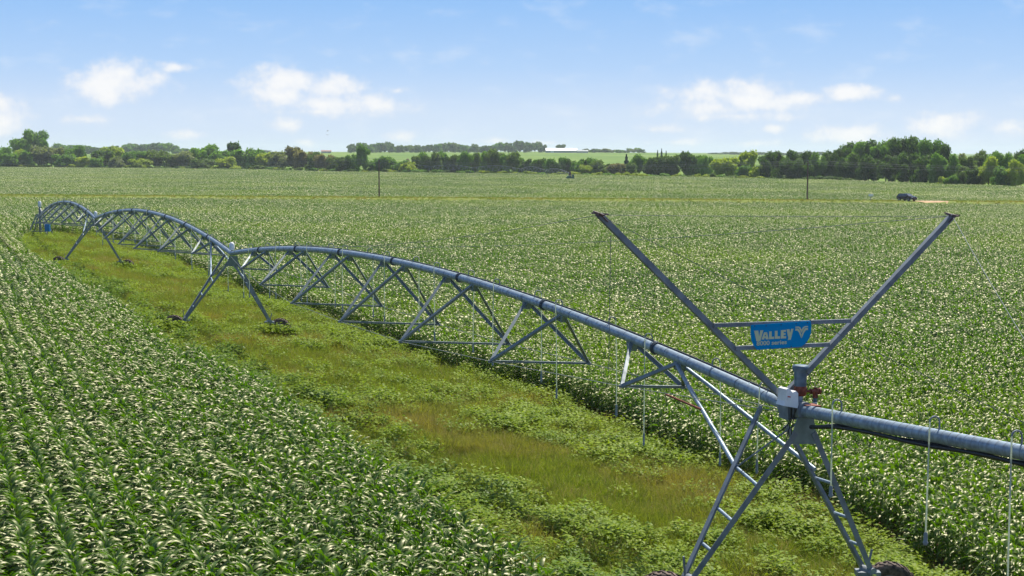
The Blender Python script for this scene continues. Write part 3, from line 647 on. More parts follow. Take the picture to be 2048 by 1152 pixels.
# sign: x along nh, z up; outline traced in sign metres
SX0, SZ0, K_ = -0.875, 6.085, 1/ (6.777*97.2)      # zoomed-photo units to metres
def S2(x_, y_): return ((x_-305)*K_*1.11+SX0, SZ0-(y_-185)*K_*1.02)
outl = [(305, 185), (1172, 172), (1182, 240), (1178, 330), (1150, 410), (1105, 470), (1040, 512), (400, 520), (350, 465), (318, 390), (304, 300)]
def sp3(x_, y_, s=0.0): a_, b_ = S2(x_, y_); return W1(a_, b_, -0.14-s)
sgn_ = MB().prism([sp3(*p) for p in outl], -uh*0.012); sgn = sgn_.build('sign_board', M['sign'], mach)
L_ = [[(350, 262), (408, 262), (423, 345), (436, 262), (480, 262), (442, 404), (384, 404)],
      [(492, 290), (530, 290), (540, 325), (506, 325), (501, 345), (512, 345), (515, 368), (497, 368), (494, 386), (456, 386)], [(530, 290), (534, 290), (560, 386), (520, 386), (515, 368), (512, 345), (520, 345), (518, 325)],
      [(566, 282), (602, 282), (602, 355), (638, 355), (638, 386), (566, 386)], [(648, 279), (686, 279), (686, 354), (724, 354), (724, 386), (648, 386)],
      [(734, 274), (808, 272), (808, 298), (774, 299), (774, 316), (802, 316), (802, 341), (774, 341), (774, 358), (812, 358), (812, 385), (734, 386)],
      [(818, 266), (858, 265), (870, 322), (882, 264), (916, 263), (880, 410), (838, 410), (846, 372), (836, 350)]]
logo = [[(945, 262), (985, 262), (1010, 290), (1034, 345), (1034, 398), (1000, 320), (975, 290), (945, 290)], [(945, 236), (990, 236), (1018, 250), (1036, 282), (1036, 325), (1018, 290), (990, 252), (945, 251)]]
logo += [[(2*1037-x_, y_) for x_, y_ in p][::-1] for p in logo]
mb = MB()
for p in L_: mb.prism([sp3(*q, 0.0145) for q in p], -uh*0.003)
mb.build('lettering', M['letters'], sgn)
mb = MB()
for p in logo: mb.prism([sp3(*q, 0.0145) for q in p], -uh*0.003)
mb.build('emblem', M['letters'], sgn)
tcu = bpy.data.curves.new('series', 'FONT'); tcu.body = '8000 series'; tcu.size = 1.0; tcu.offset = 0.022; tob = bpy.data.objects.new('series', tcu); link(tob)
bpy.context.view_layer.update(); tme = bpy.data.meshes.new_from_object(tob.evaluated_get(bpy.context.evaluated_depsgraph_get()), depsgraph=bpy.context.evaluated_depsgraph_get())
bpy.data.objects.remove(tob)
co = [v.co.copy() for v in tme.vertices]; mnx = min(c.x for c in co); mxx = max(c.x for c in co); mny = min(c.y for c in co); mxy = max(c.y for c in co)
for v, c in zip(tme.vertices, co): v.co = sp3(388+(c.x-mnx)/(mxx-mnx)*434, 464-(c.y-mny)/(mxy-mny)*58, 0.016)
tme.materials.clear(); tme.materials.append(M['letters']); tob = bpy.data.objects.new('series_lettering', tme); link(tob, sgn)
mb = MB()
for bx_, by_ in ((355, 200), (520, 205), (735, 200), (955, 198), (1120, 190), (585, 505), (890, 500), (1108, 455)): mb.path([sp3(bx_, by_, 0.012), sp3(bx_, by_, 0.022)], 0.011, 8)
mb.build('sign_bolt', M['black'], sgn)
# riser and fittings above the near tower
def rz_(o, z, s=0.0): return W1(o, z, s)
rc = 0.46
q = MB().path([rz_(rc, 4.70), rz_(rc, 4.98), rz_(rc, 5.03), rz_(rc, 5.06), rz_(rc, 5.12), rz_(rc, 5.16), rz_(rc, 5.17)], 0.13, 20, radii=[.125, .135, .14, .17, .178, .165, .12]).build('riser_cap', M['riser'], mach)
MB().path([rz_(rc, 4.52), rz_(rc, 4.54), rz_(rc, 4.70), rz_(rc, 4.74)], 0.15, 16, radii=[.10, .135, .14, .12]).build('riser_collar', M['rust'], q)
MB().path([rz_(rc-0.02, 4.20), rz_(rc-0.02, 4.54)], 0.075, 14).build('riser_pipe', M['galv'], q)
v_ = MB().path([rz_(rc+0.10, 4.61), rz_(rc+0.30, 4.59)], 0.032, 10).path([rz_(rc+0.26, 4.59), rz_(rc+0.48, 4.585)], 0.058, 12).path([rz_(rc+0.45, 4.585), rz_(rc+0.50, 4.585)], 0.072, 12).path([rz_(rc+0.38, 4.62), rz_(rc+0.38, 4.45)], 0.06, 12, radii=[.055, .062]).path([rz_(rc+0.38, 4.62), rz_(rc+0.38, 4.67)], 0.04, 8).build('drain_valve', M['rust'], mach)
MB().path([rz_(rc+0.38, 4.46), rz_(rc+0.375, 4.18)], 0.042, 10).build('valve_pipe', M['riser'], v_)
MB().path([rz_(rc+0.377, 4.36), rz_(rc+0.377, 4.335)], 0.046, 10).build('valve_ring', M['paper'], v_)
MB().path([rz_(rc+0.16, 5.0), rz_(rc+0.24, 4.9), rz_(rc+0.25, 4.78), rz_(rc+0.2, 4.68), rz_(rc+0.14, 4.62)], 0.009, 6).build('wire', M['black'], v_)
# control box: sloped hood
bx = [(0, 0), (0.34, -0.06), (0.36, 0.16), (0.35, 0.22), (0.26, 0.27), (0.22, 0.30), (0.10, 0.36), (0.06, 0.35), (0.055, 0.12)]
poly = [rz_(-0.20+a_*0.93, 4.41+b_, -0.42) for a_, b_ in [(-0.02, 0.0), (0.34, -0.07), (0.36, 0.0), (0.35, 0.24), (0.30, 0.29), (0.20, 0.27), (0.10, 0.36), (0.04, 0.34), (0.02, 0.10)]]
cb = MB().prism(poly, uh*0.30).build('control_box', M['white'], mach)
poly = [rz_(-0.20+a_*0.93, 4.41+b_, -0.425) for a_, b_ in [(0.07, 0.205), (0.145, 0.19), (0.145, 0.165), (0.07, 0.18)]]
MB().prism(poly, -uh*0.004).build('warning_label', M['red'], cb)
poly = [rz_(-0.20+a_*0.93, 4.41+b_, -0.425) for a_, b_ in [(0.07, 0.175), (0.145, 0.16), (0.135, 0.10), (0.065, 0.115)]]
MB().prism(poly, -uh*0.003).build('paper_label', M['paper'], cb)
for pl in ([(0.02, 4.36), (0.03, 4.15), (-0.05, 3.98), (-0.20, 3.86), (-0.34, 3.88), (-0.38, 4.2)], [(0.10, 4.36), (0.09, 4.1), (0.06, 3.9), (0.08, 3.75)], [(0.0, 4.36), (0.02, 4.2), (0.02, 4.0), (0.0, 3.8), (-0.03, 3.62)], [(0.15, 4.36), (0.10, 4.2), (0.05, 4.05), (-0.08, 3.92), (-0.2, 3.84)]):
    MB().path([rz_(a_, b_, -0.36+0.03*i) for i, (a_, b_) in enumerate(pl)], 0.011, 6).build('wire', M['black'], mach)
mb = MB(); mb.box(B1+z1_*(hp-0.02), 0.5, 0.34, 0.34, Matrix.Rotation(TH, 3, 'Z')); mb.path([bo(0.35), bo(-0.35)], 0.17, 20); mb.build('pipe_joint', M['galv2'], mach)
MB().path([bo(0.38), bo(0.44)], 0.19, 20).build('pipe_flange', M['galv2'], mach)
MB().prism([bo(0.2)+n1_*a_+z1_*b_ for a_, b_ in ((-.06, .12), (.30, .12), (.30, .15), (-.06, .15))], -u1_*0.35).build('riser_plate', M['rust'], mach)
for bb, zt, n_ in ((B2, z2_, n2_), (B3, z3_, n3_)):
    c = bb+zt*(hp+0.22)
    q = MB().path([c-Zv*0.05, c, c+Zv*0.25, c+Zv*0.33, c+Zv*0.37], 0.15, 14, radii=[.13, .14, .14, .11, .03]).build('tower_box', M['white'], mach)
    MB().path([c-Zv*0.2, c], 0.05, 8).build('box_stand', M['rust'], q)
# cables of the masts
anc = pipe1(0.766)+z1_*0.2; bend = bo(8.4)+z1_*0.15
def cable(a_, b_, r=0.012, sag=0.0):
    MB().path([a_.lerp(b_, k/8)-Zv*sag*4*(k/8)*(1-k/8) for k in range(9)], r, 5, smooth=False).build('cable', M['wire'], mach)
cable(mL, anc, 0.006, 0.3); cable(mR, anc, 0.007, 0.35); cable(mL, mR, 0.005, 0.02); cable(mL, bend, 0.006, 0.05); cable(mR, bend, 0.008, 0.08)
cable(mL+nh*0.25-Zv*0.4, W1(-3.85, 5.2, 0.4), 0.007)
MB().path([pipe1(0.055)-z1_*0.75-n1_*0.5, pipe1(0.085)-z1_*0.78-n1_*0.55], 0.028, 8).build('turnbuckle', M['rust'], mach)
# pivot point: four legged stand, riser, panel
pv = empty('pivot_stand', parent=mach)
ptop = B4+Zv*2.55
for a_, b_ in ((-1, -1), (1, -1), (1, 1), (-1, 1)):
    MB().bar(ptop+Vector((a_*0.25, b_*0.25, 0)), B4+Vector((a_*1.15, b_*1.15, 0.05)), 0.11, 0.11).build('leg', M['galv2'], pv)
for h in (0.55, 1.5):
    k = (2.5-h)/2.45; w = 0.25+0.9*k
    for a_, b_ in (((-w, -w), (w, -w)), ((w, -w), (w, w)), ((w, w), (-w, w)), ((-w, w), (-w, -w))): MB().bar(B4+Vector((*a_, h)), B4+Vector((*b_, h)), 0.07, 0.07).build('girt', M['galv2'], pv)
MB().path([B4+Zv*0.0, B4+Zv*3.4], 0.13, 14).build('riser_pipe', M['galv2'], pv)
MB().path([B4+Zv*3.35, B4+Zv*3.4, B4+Zv*3.95, B4+Zv*4.05], 0.2, 14, radii=[.13, .19, .19, .1]).build('collector_cover', M['white'], pv)
q = MB().box(B4+Vector((1.25, -1.25, 1.0)), 0.55, 0.28, 0.85).build('control_panel', M['panel'], pv)
MB().box(B4+Vector((1.25, -1.40, 1.0)), 0.46, 0.02, 0.74).build('panel_door', M['panel'], q)
MB().bar(B4+Vector((1.25, -1.25, 0)), B4+Vector((1.25, -1.25, 0.6)), 0.08, 0.08).build('panel_post', M['galv2'], pv)
MB().bar(pipe3(0.985), B4+Zv*3.3, 0.1, 0.1).build('swivel_pipe', M['galv2'], pv)

# ------------------------------------------------------------------ second machine far off
fm = empty('irrigation_machine', (24, 622, gz(24, 622)))
tag(fm, 'distant irrigator with low grey arches running away behind the far corn field', 'irrigation machine')
fp = [(24, 622), (14.5, 668), (3.9, 712), (-19.9, 752), (-43, 793), (-68, 832), (-96, 868), (-127, 905), (-160, 940)]
def loc(p, z=0.0): return Vector((p[0]-24, p[1]-622, gz(*p)-gz(24, 622)+z))
for i in range(len(fp)-1):
    A_, B_ = loc(fp[i]), loc(fp[i+1]); pp, nn, zq, uu_ = make_span(fm, A_, B_, 4.4 if i else 3.6, 4.4, 1.3, KS[::1], WW, DD, [], 0.0, False, 0.06)
    make_tower(fm, B_, 4.4, uu_, nn, zq, full=False, wheels=True)
c = Vector((0, 0, 0))
mb = MB()
for a_, b_ in ((-1, -1), (1, -1), (1, 1), (-1, 1)): mb.bar((a_*0.2, b_*0.2, 4.2), (a_*1.0, b_*1.0, 0), 0.2, 0.2)
mb.path([(0, 0, 0), (0, 0, 5.0)], 0.3, 8); mb.build('pivot_stand', M['wood'], fm)
mb = MB(); mb.box((0, -1.6, 1.9), 3.4, 1.5, 0.6); mb.box((1.2, -1.6, 2.6), 0.8, 1.0, 1.2); mb.path([(-1.2, -1.6, 2.4), (0.4, -1.6, 2.5)], 0.3, 8); mb.build('pump', M['pump'], fm)

# ------------------------------------------------------------------ trees
def make_crown(rg, kind, nleaf, size):
    """leaf clumps through several uneven lobes inside a unit box (x,y -0.5..0.5, z 0..1)"""
    if kind == 'spruce':
        z = rg.random(nleaf)**1.4; rr = (1-z)*0.5*np.sqrt(rg.random(nleaf))*(0.75+0.25*np.sin(z*38)); a_ = rg.uniform(0, 6.283, nleaf)
        C = np.stack([rr*np.cos(a_), rr*np.sin(a_), z*0.98+0.02], 1); N = np.stack([np.cos(a_), np.sin(a_), 0.3+0*a_], 1)
    else:
        nl = 20 if kind != 'shrub' else 9; lobes = []
        for i in range(nl):
            zf = rg.uniform(0.28, 0.86) if kind != 'shrub' else rg.uniform(0.15, 0.7); mr = 0.36*math.sqrt(max(0.05, 1-((zf-0.45)/0.6)**2)); a_ = rg.uniform(0, 6.283); q = mr*math.sqrt(rg.random())
            lobes.append((q*math.cos(a_), q*math.sin(a_), zf, rg.uniform(0.08, 0.19)))
        lobes.append((0, 0, 0.5, 0.25)); Ls = np.array(lobes); w = Ls[:, 3]**2; pick = rg.choice(len(Ls), nleaf, p=w/w.sum())
        d = rg.normal(size=(nleaf, 3)); d /= np.linalg.norm(d, axis=1)[:, None]; r_ = rg.uniform(0.3, 1.0, nleaf)**0.4*(1+0.22*rg.normal(size=nleaf)*0.7)
        C = Ls[pick, :3]+d*(Ls[pick, 3]*r_)[:, None]*np.array([1, 1, 0.85]); N = d
        C[:, 2] = np.clip(C[:, 2], 0.02, 1.05)
    N = N+rg.normal(size=(nleaf, 3))*0.55; N /= np.linalg.norm(N, axis=1)[:, None]
    t_ = np.cross(N, rg.normal(size=(nleaf, 3))); t_ /= np.linalg.norm(t_, axis=1)[:, None]; b_ = np.cross(N, t_)
    s_ = (size*rg.uniform(0.6, 1.4, nleaf))[:, None]
    Vv = np.stack([C-t_*s_-b_*s_*0.5, C+t_*s_*0.3-b_*s_, C+t_*s_+b_*s_*0.5, C-t_*s_*0.3+b_*s_], 1).reshape(-1, 3)
    return Vv, np.arange(nleaf*4).reshape(-1, 4)
def make_trunk(rg, kind):
    mb = MB(); hgt = 0.75 if kind != 'shrub' else 0.4
    mb.path([(0, 0, -0.03), (0.01, 0, 0.15), (0.0, 0.01, hgt*0.6), (0.01, 0, hgt)], 0.02, 6, radii=[.028, .022, .014, .004])
    for i in range(6):
        a_ = rg.uniform(0, 6.283); z0 = rg.uniform(0.15, hgt*0.7); l = rg.uniform(0.2, 0.33)
        mb.path([(0, 0, z0), (l*.5*math.cos(a_), l*.5*math.sin(a_), z0+0.12), (l*math.cos(a_), l*math.sin(a_), z0+0.28)], 0.01, 5, radii=[.011, .007, .002])
    return mb.mesh('trunk', M['bark'])
CROWN = {}
def crown_mesh(kind, var, colr, big):
    key = (kind, var, colr, big)
    if key not in CROWN:
        rg = np.random.default_rng(abs(hash((kind, var))) % 1000 if False else (len(kind)*31+var*7+(5 if big else 0)))
        v, f = make_crown(rg, kind, 9000 if big else 3600, 0.019 if big else 0.031)
        CROWN[key] = np_mesh('crown', v, f, M['t_'+colr])
    return CROWN[key]
TRUNK = {(k, v): make_trunk(np.random.default_rng(v), k) for k in ('tree', 'shrub', 'spruce') for v in range(4)}
GRP = {'left': 'trees along the far left edge of the corn', 'mid': 'trees behind the middle of the far field', 'right': 'trees of the wood at the right', 'ridge': 'trees on the distant ridge', 'shrubs': 'low shrubs along the far field edge'}
NAMES = {'dark': 'dark green', 'mid': 'green', 'yellow': 'yellow green', 'grey': 'grey green', 'olive': 'olive green', 'spruce': 'blue green', 'brown': 'brownish sparse'}
rt = random.Random(11)
def tree(px, topy, wpx, D, colr, kind='tree', where='left', label=None, big=False, skirt=True):
    topy -= 5 if where == 'left' and kind == 'tree' else 2.5 if where == 'mid' and kind == 'tree' else 0; x_, y_ = at(px, D); z_ = gz(x_, y_)-0.3; H = EYE-(topy-303)/FPX*D-z_; W = (wpx+4)/FPX*D
    if H < 1: H = 1.0
    nm = {'tree': 'tree', 'shrub': 'shrub', 'spruce': 'spruce_tree'}[kind]
    o = empty(nm, (x_, y_, z_), rt.uniform(0, 6.28))
    lab = label or {'left': '%s broadleaf %s in the tree line at the left edge of the far field', 'mid': '%s broadleaf %s behind the middle of the far field', 'right': '%s broadleaf %s in the tall wood behind the car',
                    'ridge': 'hazy %s %s on the distant ridge', 'shrubs': 'low %s %s along the edge of the far field'}[where] % (NAMES[colr], nm.replace('_', ' '))
    tag(o, lab, 'shrub' if kind == 'shrub' else 'tree', None if label else GRP[where])
    v = rt.randrange(4); c = bpy.data.objects.new('crown', crown_mesh(kind, v, colr, big)); link(c, o); c.scale = (W*1.12, W*1.12*rt.uniform(.8, 1.1), H*1.02)
    if kind == 'tree': c.location.z = -0.13*H*(1 if skirt else 0); c.scale.z = H*(1.13 if skirt else 1.02)
    tk = bpy.data.objects.new('trunk', TRUNK[(kind, v)]); link(tk, o); tk.scale = (W*0.8+0.01, W*0.8+0.01, H)
    return o
def ED(px): return float(np.interp((px-1024)/FPX, EDGE_U, EDGE_D))
# left tree line (centre, top, width, behind the edge)
for px, ty, w, dd, c in [(12,299,44,35,'mid'),(40,303,40,22,'yellow'),(62,306,34,20,'mid'),(86,300,50,18,'grey'),(112,303,48,22,'grey'),(155,294,50,24,'mid'),(178,318,44,10,'yellow'),(208,308,54,20,'dark'),
                         (228,295,46,55,'yellow'),(240,316,36,12,'grey'),(262,306,46,34,'mid'),(290,310,44,26,'mid'),(318,308,46,26,'olive'),(345,312,44,22,'olive'),(372,310,46,26,'grey'),(398,299,48,46,'mid'),
                         (424,296,44,60,'mid'),(442,308,46,34,'mid'),(470,287,42,60,'dark'),(488,301,48,40,'mid'),(512,304,46,34,'mid'),(24,312,50,8,'mid'),(130,312,46,10,'mid'),(196,322,40,8,'mid'),(283,322,50,8,'yellow'),(410,322,54,12,'olive'),(455,318,50,14,'yellow')]:
    tree(px, ty, w, ED(px)+dd, c)
tree(64, 263, 68, ED(64)+90, 'mid', label='large spreading tree standing above all the others at the far left', big=True)
for px, ty, w in [(48,277,26),(86,279,26)]: tree(px, ty, w, ED(px)+90, 'mid')
# middle
for px, ty, w, dd, c in [(530,310,40,24,'yellow'),(548,304,44,34,'grey'),(566,301,46,32,'grey'),(590,297,44,40,'brown'),(612,301,42,34,'brown'),(630,304,36,34,'olive'),(650,308,40,30,'brown'),(672,314,38,24,'olive'),(690,314,36,22,'olive'),
                         (708,308,30,26,'mid'),(752,318,44,20,'mid'),(775,316,40,22,'mid'),(800,318,44,20,'mid'),(822,322,40,16,'yellow'),(835,312,34,28,'olive')]:
    tree(px, ty, w, ED(px)+dd, c, where='mid')
tree(728, 292, 32, ED(728)+18, 'mid', where='mid', label='tall narrow tree standing up alone left of the first utility pole', big=True, skirt=False)
for i, px in enumerate(range(846, 1030, 14)): tree(px, 303+rt.uniform(-2, 3)+(5 if px > 1000 or px < 855 else 0), 30, ED(px)+26+rt.uniform(-8, 14), 'olive' if i % 3 else 'mid', where='mid')
for px in range(1036, 1190, 15): tree(px, 316+rt.uniform(-3, 3), 28, ED(px)+34+rt.uniform(-8, 8), 'dark' if px % 2 else 'mid', where='mid')
for px, ty, w, dd, c in [(1196,322,30,20,'olive'),(1215,324,36,18,'olive'),(1232,325,36,18,'brown'),(1170,332,24,8,'yellow'),(1275,311,36,40,'mid'),(1298,309,40,40,'olive'),(1322,308,42,42,'olive'),(1345,307,40,46,'olive'),(1262,326,34,22,'olive'),
                         (1372,305,40,46,'dark'),(1392,303,40,50,'mid'),(1410,308,34,46,'mid'),(1436,318,40,26,'yellow'),(1458,316,42,30,'yellow'),(1474,305,40,44,'olive'),(1496,303,42,46,'yellow'),(1482,330,36,8,'mid'),(1512,326,30,8,'yellow')]:
    tree(px, ty, w, ED(px)+dd, c, where='mid')
tree(1252, 310, 26, ED(1252)+30, 'spruce', 'spruce', label='dark blue spruce standing left of the olive thicket')
for px, ty in ((1314,302),(1322,299),(1331,303)): tree(px, ty, 14, ED(px)+120, 'spruce', 'spruce', label={1314: 'left one of three pointed spruces rising over the middle thicket', 1322: 'tallest pointed spruce, central of three over the middle thicket', 1331: 'right one of three pointed spruces rising over the middle thicket'}[px])
# right wood
for px, ty, w, dd, c in [(1535,300,44,24,'dark'),(1556,297,46,32,'dark'),(1585,297,48,34,'dark'),(1610,296,50,28,'dark'),(1632,300,40,22,'mid'),(1652,300,44,26,'dark'),(1662,298,44,50,'dark'),(1690,281,56,52,'dark'),(1716,279,60,44,'mid'),
                         (1745,276,60,42,'dark'),(1770,272,60,46,'mid'),(1800,271,62,44,'dark'),(1830,268,66,48,'dark'),(1858,274,60,40,'mid'),(1880,283,46,36,'dark'),(1700,302,50,18,'dark'),(1735,306,52,16,'dark'),(1775,304,56,16,'dark'),(1815,303,56,16,'dark'),
                         (1850,304,56,16,'dark'),(1872,302,44,16,'mid'),(1568,312,44,12,'dark'),(1600,314,44,12,'dark'),(1900,303,40,22,'mid'),(1918,302,40,40,'grey'),(1935,306,40,32,'olive'),(1925,326,36,10,'olive'),(1960,296,44,52,'olive'),(1984,298,46,50,'mid'),
                         (1975,308,52,14,'yellow'),(2004,300,44,36,'mid'),(2025,314,48,14,'yellow'),(2034,294,44,52,'dark'),(2060,300,50,24,'mid'),(2000,328,44,10,'mid'),(1948,332,36,8,'dark'),(1526,314,30,12,'dark')]:
    tree(px, ty, w, ED(px)+dd, c, where='right', big=True)
tree(1884, 346, 26, ED(1884)+4, 'yellow', 'shrub', label='small yellow green bush at the foot of the wood, left of its larger neighbour')
tree(1906, 338, 34, ED(1906)+4, 'mid', 'shrub', label='rounded green bush at the foot of the wood behind the car', big=True)
# shrub band
for px in np.arange(4, 1530, 13):
    if rt.random() < 0.12: continue
    b_ = 303+12.6*FPX/(ED(px)+6); h_ = rt.uniform(7, 13) if px > 520 else rt.uniform(6, 10)
    tree(float(px)+rt.uniform(-4, 4), b_-h_-3, rt.uniform(16, 30), ED(px)+rt.uniform(4, 14), rt.choice(['mid', 'yellow', 'olive', 'dark'] if px < 1000 else ['yellow', 'yellow', 'olive', 'mid']), 'shrub', 'shrubs')
for px in np.arange(1410, 1720, 15): tree(float(px), 303+12.6*FPX/(ED(px)+6)-rt.uniform(10, 18), rt.uniform(20, 32), ED(px)+rt.uniform(3, 9), rt.choice(['yellow', 'mid', 'olive']) if px < 1520 else 'dark', 'shrub', 'shrubs')
# ridge trees
for px in list(np.arange(702, 1092, 7.5)):
    t_ = 288+2.5*math.sin(px/21)+rt.uniform(-2.5, 3)-(4 if 712 < px < 735 or 1030 < px < 1085 else 0); tree(float(px), t_, rt.uniform(13, 19), 2280+rt.uniform(-30, 60), rt.choice(['dark', 'dark', 'mid', 'olive']), where='ridge')
for px in np.arange(1170, 1290, 8): tree(float(px), 298+rt.uniform(-3, 2)-(2 if px > 1250 else 0), rt.uniform(12, 18), 2280+rt.uniform(-30, 40), rt.choice(['mid', 'dark', 'grey']), where='ridge')
tree(1122, 289, 17, 2330, 'dark', where='ridge', label='lone rounded tree rising just behind the white barn')
for px in np.arange(98, 420, 9): tree(float(px), 293+3*math.sin(px/31+1)+rt.uniform(-3, 2)+(5 if px > 350 or px < 110 else 0), rt.uniform(18, 28), 2200+rt.uniform(-40, 80), rt.choice(['dark', 'mid']), where='ridge')
for px in list(np.arange(500, 545, 9))+list(np.arange(1425, 1700, 12)): tree(float(px), 303+rt.uniform(-2, 2), rt.uniform(16, 22), 2900+rt.uniform(-40, 80), 'dark', where='ridge')

# ------------------------------------------------------------------ far buildings and mounds
bx_, by_ = at(1122, 2240); bz = gz(bx_, by_)
brn = empty('barn', (bx_, by_, bz), 0.05); tag(brn, 'long low white roofed barn on the distant ridge', 'barn')
MB().box((0, 0, 1.6), 46, 14, 3.2).build('wall', M['barnwall'], brn)
MB().prism([(-23.6, -8, 3.2), (-23.6, 8, 3.2), (-23.6, 0, 6.8)], (47.2, 0, 0)).build('roof', M['barnroof'], brn)
MB().box((-14, -7.06, 1.4), 5, 0.1, 2.6).build('door', M['barnroof'], brn)
sx2, sy2 = at(654, 2200); sh = empty('shed', (sx2, sy2, gz(sx2, sy2)), 0.1); tag(sh, 'tiny low shed with brown red roof on the skyline of the ridge', 'shed')
MB().box((0, 0, 1.2), 14, 7, 2.4).build('wall', M['barnwall'], sh); MB().prism([(-7.5, -4, 2.4), (-7.5, 4, 2.4), (-7.5, 0, 4.2)], (15, 0, 0)).build('roof', M['redroof'], sh)
hx, hy = at(1164, 2200); sh2 = empty('shed', (hx, hy, gz(hx, hy)), 0.2); tag(sh2, 'small grey farm shed just right of the white barn', 'shed')
MB().box((0, 0, 1.3), 16, 7, 2.6).build('wall', M['barnwall'], sh2); MB().prism([(-8.5, -4, 2.6), (-8.5, 4, 2.6), (-8.5, 0, 4.4)], (17, 0, 0)).build('roof', M['barnwall'], sh2)
for px, w, lab in ((752, 26, 'bare brown earth mound seen right of the tall narrow tree'), (816, 34, 'wider brown earth mound left of the olive thicket')):
    x_, D_ = at(px, 1010); Vm = []; Fm = []; nr, na = 8, 24; rr = w/2/FPX*1010
    for i in range(nr+1):
        for j in range(na):
            a_ = 6.283*j/na; k = i/nr; Vm.append((math.cos(a_)*rr*k, math.sin(a_)*rr*k, 7.2*(math.cos(k*math.pi)*.5+.5)*(1+.1*math.sin(3*a_))-0.2))
    for i in range(nr):
        for j in range(na): Fm.append((i*na+j, i*na+(j+1) % na, (i+1)*na+(j+1) % na, (i+1)*na+j))
    mb = MB(); mb.add(Vm, Fm, True); o = mb.build('earth_mound', M['earth'], None, (x_, D_, gz(x_, D_))); tag(o, lab, 'mound')

# ------------------------------------------------------------------ utility poles and wires
pole_x = []
def pole(px, lab, vis=True):
    D = 350.0
    for _ in range(6): D = float(lane_y((px-1024)/FPX*D))+3.0
    x_ = (px-1024)/FPX*D; z_ = gz(x_, D); H = 8.9
    o = empty('utility_pole', (x_, D, z_)); tag(o, lab, 'utility pole', 'wooden poles along the lane')
    MB().path([(0, 0, -0.5), (0, 0, H)], 0.16, 10, radii=[.19, .13]).build('pole', M['wood'], o)
    for dx_, dz_ in ((-0.18, -0.35), (0.18, -0.9), (0, 0.05)): MB().path([(dx_*0.5, 0, H+dz_), (dx_*1.3, 0, H+dz_+0.05), (dx_*1.3, 0, H+dz_+0.2)], 0.05, 6).build('insulator', M['insul'], o)
    return Vector((x_, D, z_)), H
pl = [pole(-90, 'brown wooden pole beyond the left edge of the picture'), pole(759, 'dark wooden utility pole left of centre, its top against the distant trees'), pole(1614, 'dark wooden utility pole standing before the tall wood, left of the car'), pole(2470, 'brown wooden pole beyond the right edge of the picture')]
for wi_, (dx_, dz_) in enumerate(((-0.23, -0.12), (0.23, -0.7), (0, 0.25))):
    mb = MB()
    for i in range(3):
        a_, b_ = pl[i][0]+Vector((dx_, 0, pl[i][1]+dz_)), pl[i+1][0]+Vector((dx_, 0, pl[i+1][1]+dz_))
        mb.path([a_.lerp(b_, k/10)-Zv*1.4*4*(k/10)*(1-k/10) for k in range(11)], 0.018, 4, smooth=False)
    tag(mb.build('power_line', M['wire']), ('lower left', 'lowest', 'topmost')[wi_].replace('lower left', 'middle')+' thin wire strung between the wooden poles', 'wire', 'wires along the lane')

# ------------------------------------------------------------------ car on the lane
cx_ = (1811-1024)/FPX*341; cy_ = float(lane_y(cx_)); car = empty('parked_car', (cx_, cy_, gz(cx_, cy_)+0.03), R(-60))
tag(car, 'dark blue sport utility car parked beside the tan dirt patch on the lane', 'car')
prof = [(-2.3, .42), (-2.36, .75), (-2.3, 1.08), (-2.12, 1.12), (2.0-.75, 1.10), (2.05, 1.0), (2.32, .88), (2.38, .6), (2.32, .40)]
def extr(prof, w0, w1=None):
    mb = MB(); n = len(prof); w1 = w1 or [w0]*n; vs = [(p[0], -w, p[1]) for p, w in zip(prof, w1)]+[(p[0], w, p[1]) for p, w in zip(prof, w1)]
    mb.add(vs, [tuple(range(n)), tuple(range(2*n-1, n-1, -1))]+[(i, n+i, n+(i+1) % n, (i+1) % n) for i in range(n)]); return mb
extr(prof, .93, [.86, .93, .93, .90, .90, .88, .84, .84, .86]).build('body', M['carp'], car)
extr([(-2.2, 1.10), (-1.98, 1.55), (-1.75, 1.66), (.1, 1.68), (.45, 1.60), (1.28, 1.09)], .8, [.86, .72, .68, .68, .70, .84]).build('cabin', M['carp'], car)
mb = MB(); mb.prism([(1.255, -.72, 1.135), (1.255, .72, 1.135), (.52, .62, 1.60), (.52, -.62, 1.60)], (.02, 0, .015)); mb.build('windscreen', M['glass'], car)
mb = MB()
for s in (-1, 1):
    for q in ([(-1.9, 1.17), (-1.75, 1.52), (-1.1, 1.58), (-1.05, 1.17)], [(-.98, 1.17), (-.98, 1.58), (-.1, 1.60), (-.05, 1.17)], [(.03, 1.17), (.0, 1.60), (.42, 1.55), (1.0, 1.15)]):
        mb.prism([(a_, s*(.873-.36*(b_-1.15)), b_) for a_, b_ in q], (0, s*.012, 0))
mb.build('side_window', M['glass'], car)
MB().box((2.36, 0, .82), .04, 1.0, .2).build('grille', M['carblack'], car)
for s in (-1, 1):
    MB().box((2.26, s*.68, .90), .14, .30, .13).build('headlight', M['lamp'], car)
    MB().box((.9, s*1.0, 1.18), .16, .2, .14).build('mirror', M['carblack'], car)
    for x_ in (-1.45, 1.45):
        w_ = MB().path([(x_, s*.72, .36), (x_, s*.95, .36)], .37, 20).build('wheel', M['carblack'], car); MB().path([(x_, s*.94, .36), (x_, s*.965, .36)], .22, 14).build('rim', M['nozzle'], w_)
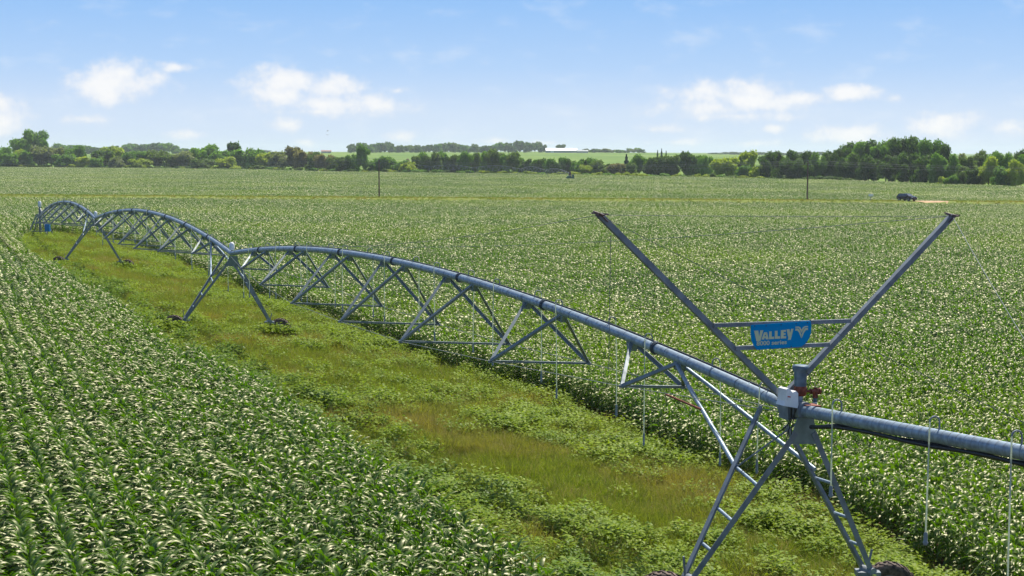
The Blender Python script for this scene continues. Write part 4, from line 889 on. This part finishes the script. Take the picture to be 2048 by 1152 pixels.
# tan dirt patch of the lane
Vd = []; Fd = []; nq = 30
for i in range(nq+1):
    x_ = 90.6+8*i/nq
    for w in (-6.5, -3.5, -0.5, 2.5): yy_ = float(lane_y(x_))+w*(1-abs(2*i/nq-1)**3)+0.3*math.sin(x_*1.7); Vd.append((x_, yy_, gz(x_, yy_)+0.03))
for i in range(nq):
    for j in range(3): Fd.append((i*4+j, i*4+j+1, (i+1)*4+j+1, (i+1)*4+j)[::-1])
mb = MB(); mb.add(Vd, Fd, True); tag(mb.build('dirt_road', M['dirt']), kind='structure')
px_ = (1743-1024)/FPX*342; ly = float(lane_y(px_)); o = empty('utility_box', (px_, ly+2, gz(px_, ly+2))); tag(o, 'small white utility box on a post beside the lane left of the car', 'utility box')
MB().box((0, 0, 1.25), 1.0, .4, .5).build('housing', M['white'], o); MB().bar((0, 0, 0), (0, 0, 1.05), .12, .12).build('post', M['galv2'], o)
# plank in the grass and two birds
o = MB().box((0, 0, 0), 1.4, .16, .08).build('plank', M['paper'], None, (-29.6, 120.8, gz(-29.6, 120.8)+0.42)); tag(o, 'short pale plank lying in the grass between the wheels of the third tower', 'plank')
for i, (by0, lab) in enumerate(((264, 'upper of the two tiny dark birds above the ridge'), (272, 'lower of the two tiny dark birds above the ridge'))):
    D_ = 420; x_ = (657-1024)/FPX*D_; z_ = EYE-(by0-303)/FPX*D_; o = empty('bird', (x_, D_, z_), 0.4+i); tag(o, lab, 'bird', 'two birds in the sky')
    mb = MB(); mb.path([(-.25, 0, 0), (-.12, 0, .02), (.08, 0, .03), (.2, 0, .05), (.28, 0, .04)], .06, 8, radii=[.02, .06, .08, .05, .01])
    for s in (-1, 1): mb.prism([(.1, s*.04, .05), (.12, s*.3, .16), (.0, s*.55, .10), (-.08, s*.28, .12), (-.06, s*.04, .03)], (0, 0, .015))
    mb.build('body', M['bird'], o)

# ------------------------------------------------------------------ haze
hz = MB().box((0, 4930, 17), 19500, 10000, 60); ho = hz.build('haze', bpy.data.materials.new('summer haze')); hm = ho.data.materials[0]; hm.use_nodes = True; t = hm.node_tree
t.nodes.clear(); pvn = nd(t, 'ShaderNodeVolumePrincipled'); pvn.inputs['Color'].default_value = (0.80, 0.88, 1.0, 1); pvn.inputs['Density'].default_value = 0.000085; pvn.inputs['Anisotropy'].default_value = 0.2
mo = nd(t, 'ShaderNodeOutputMaterial'); t.links.new(pvn.outputs[0], mo.inputs['Volume']); tag(ho, kind='stuff')
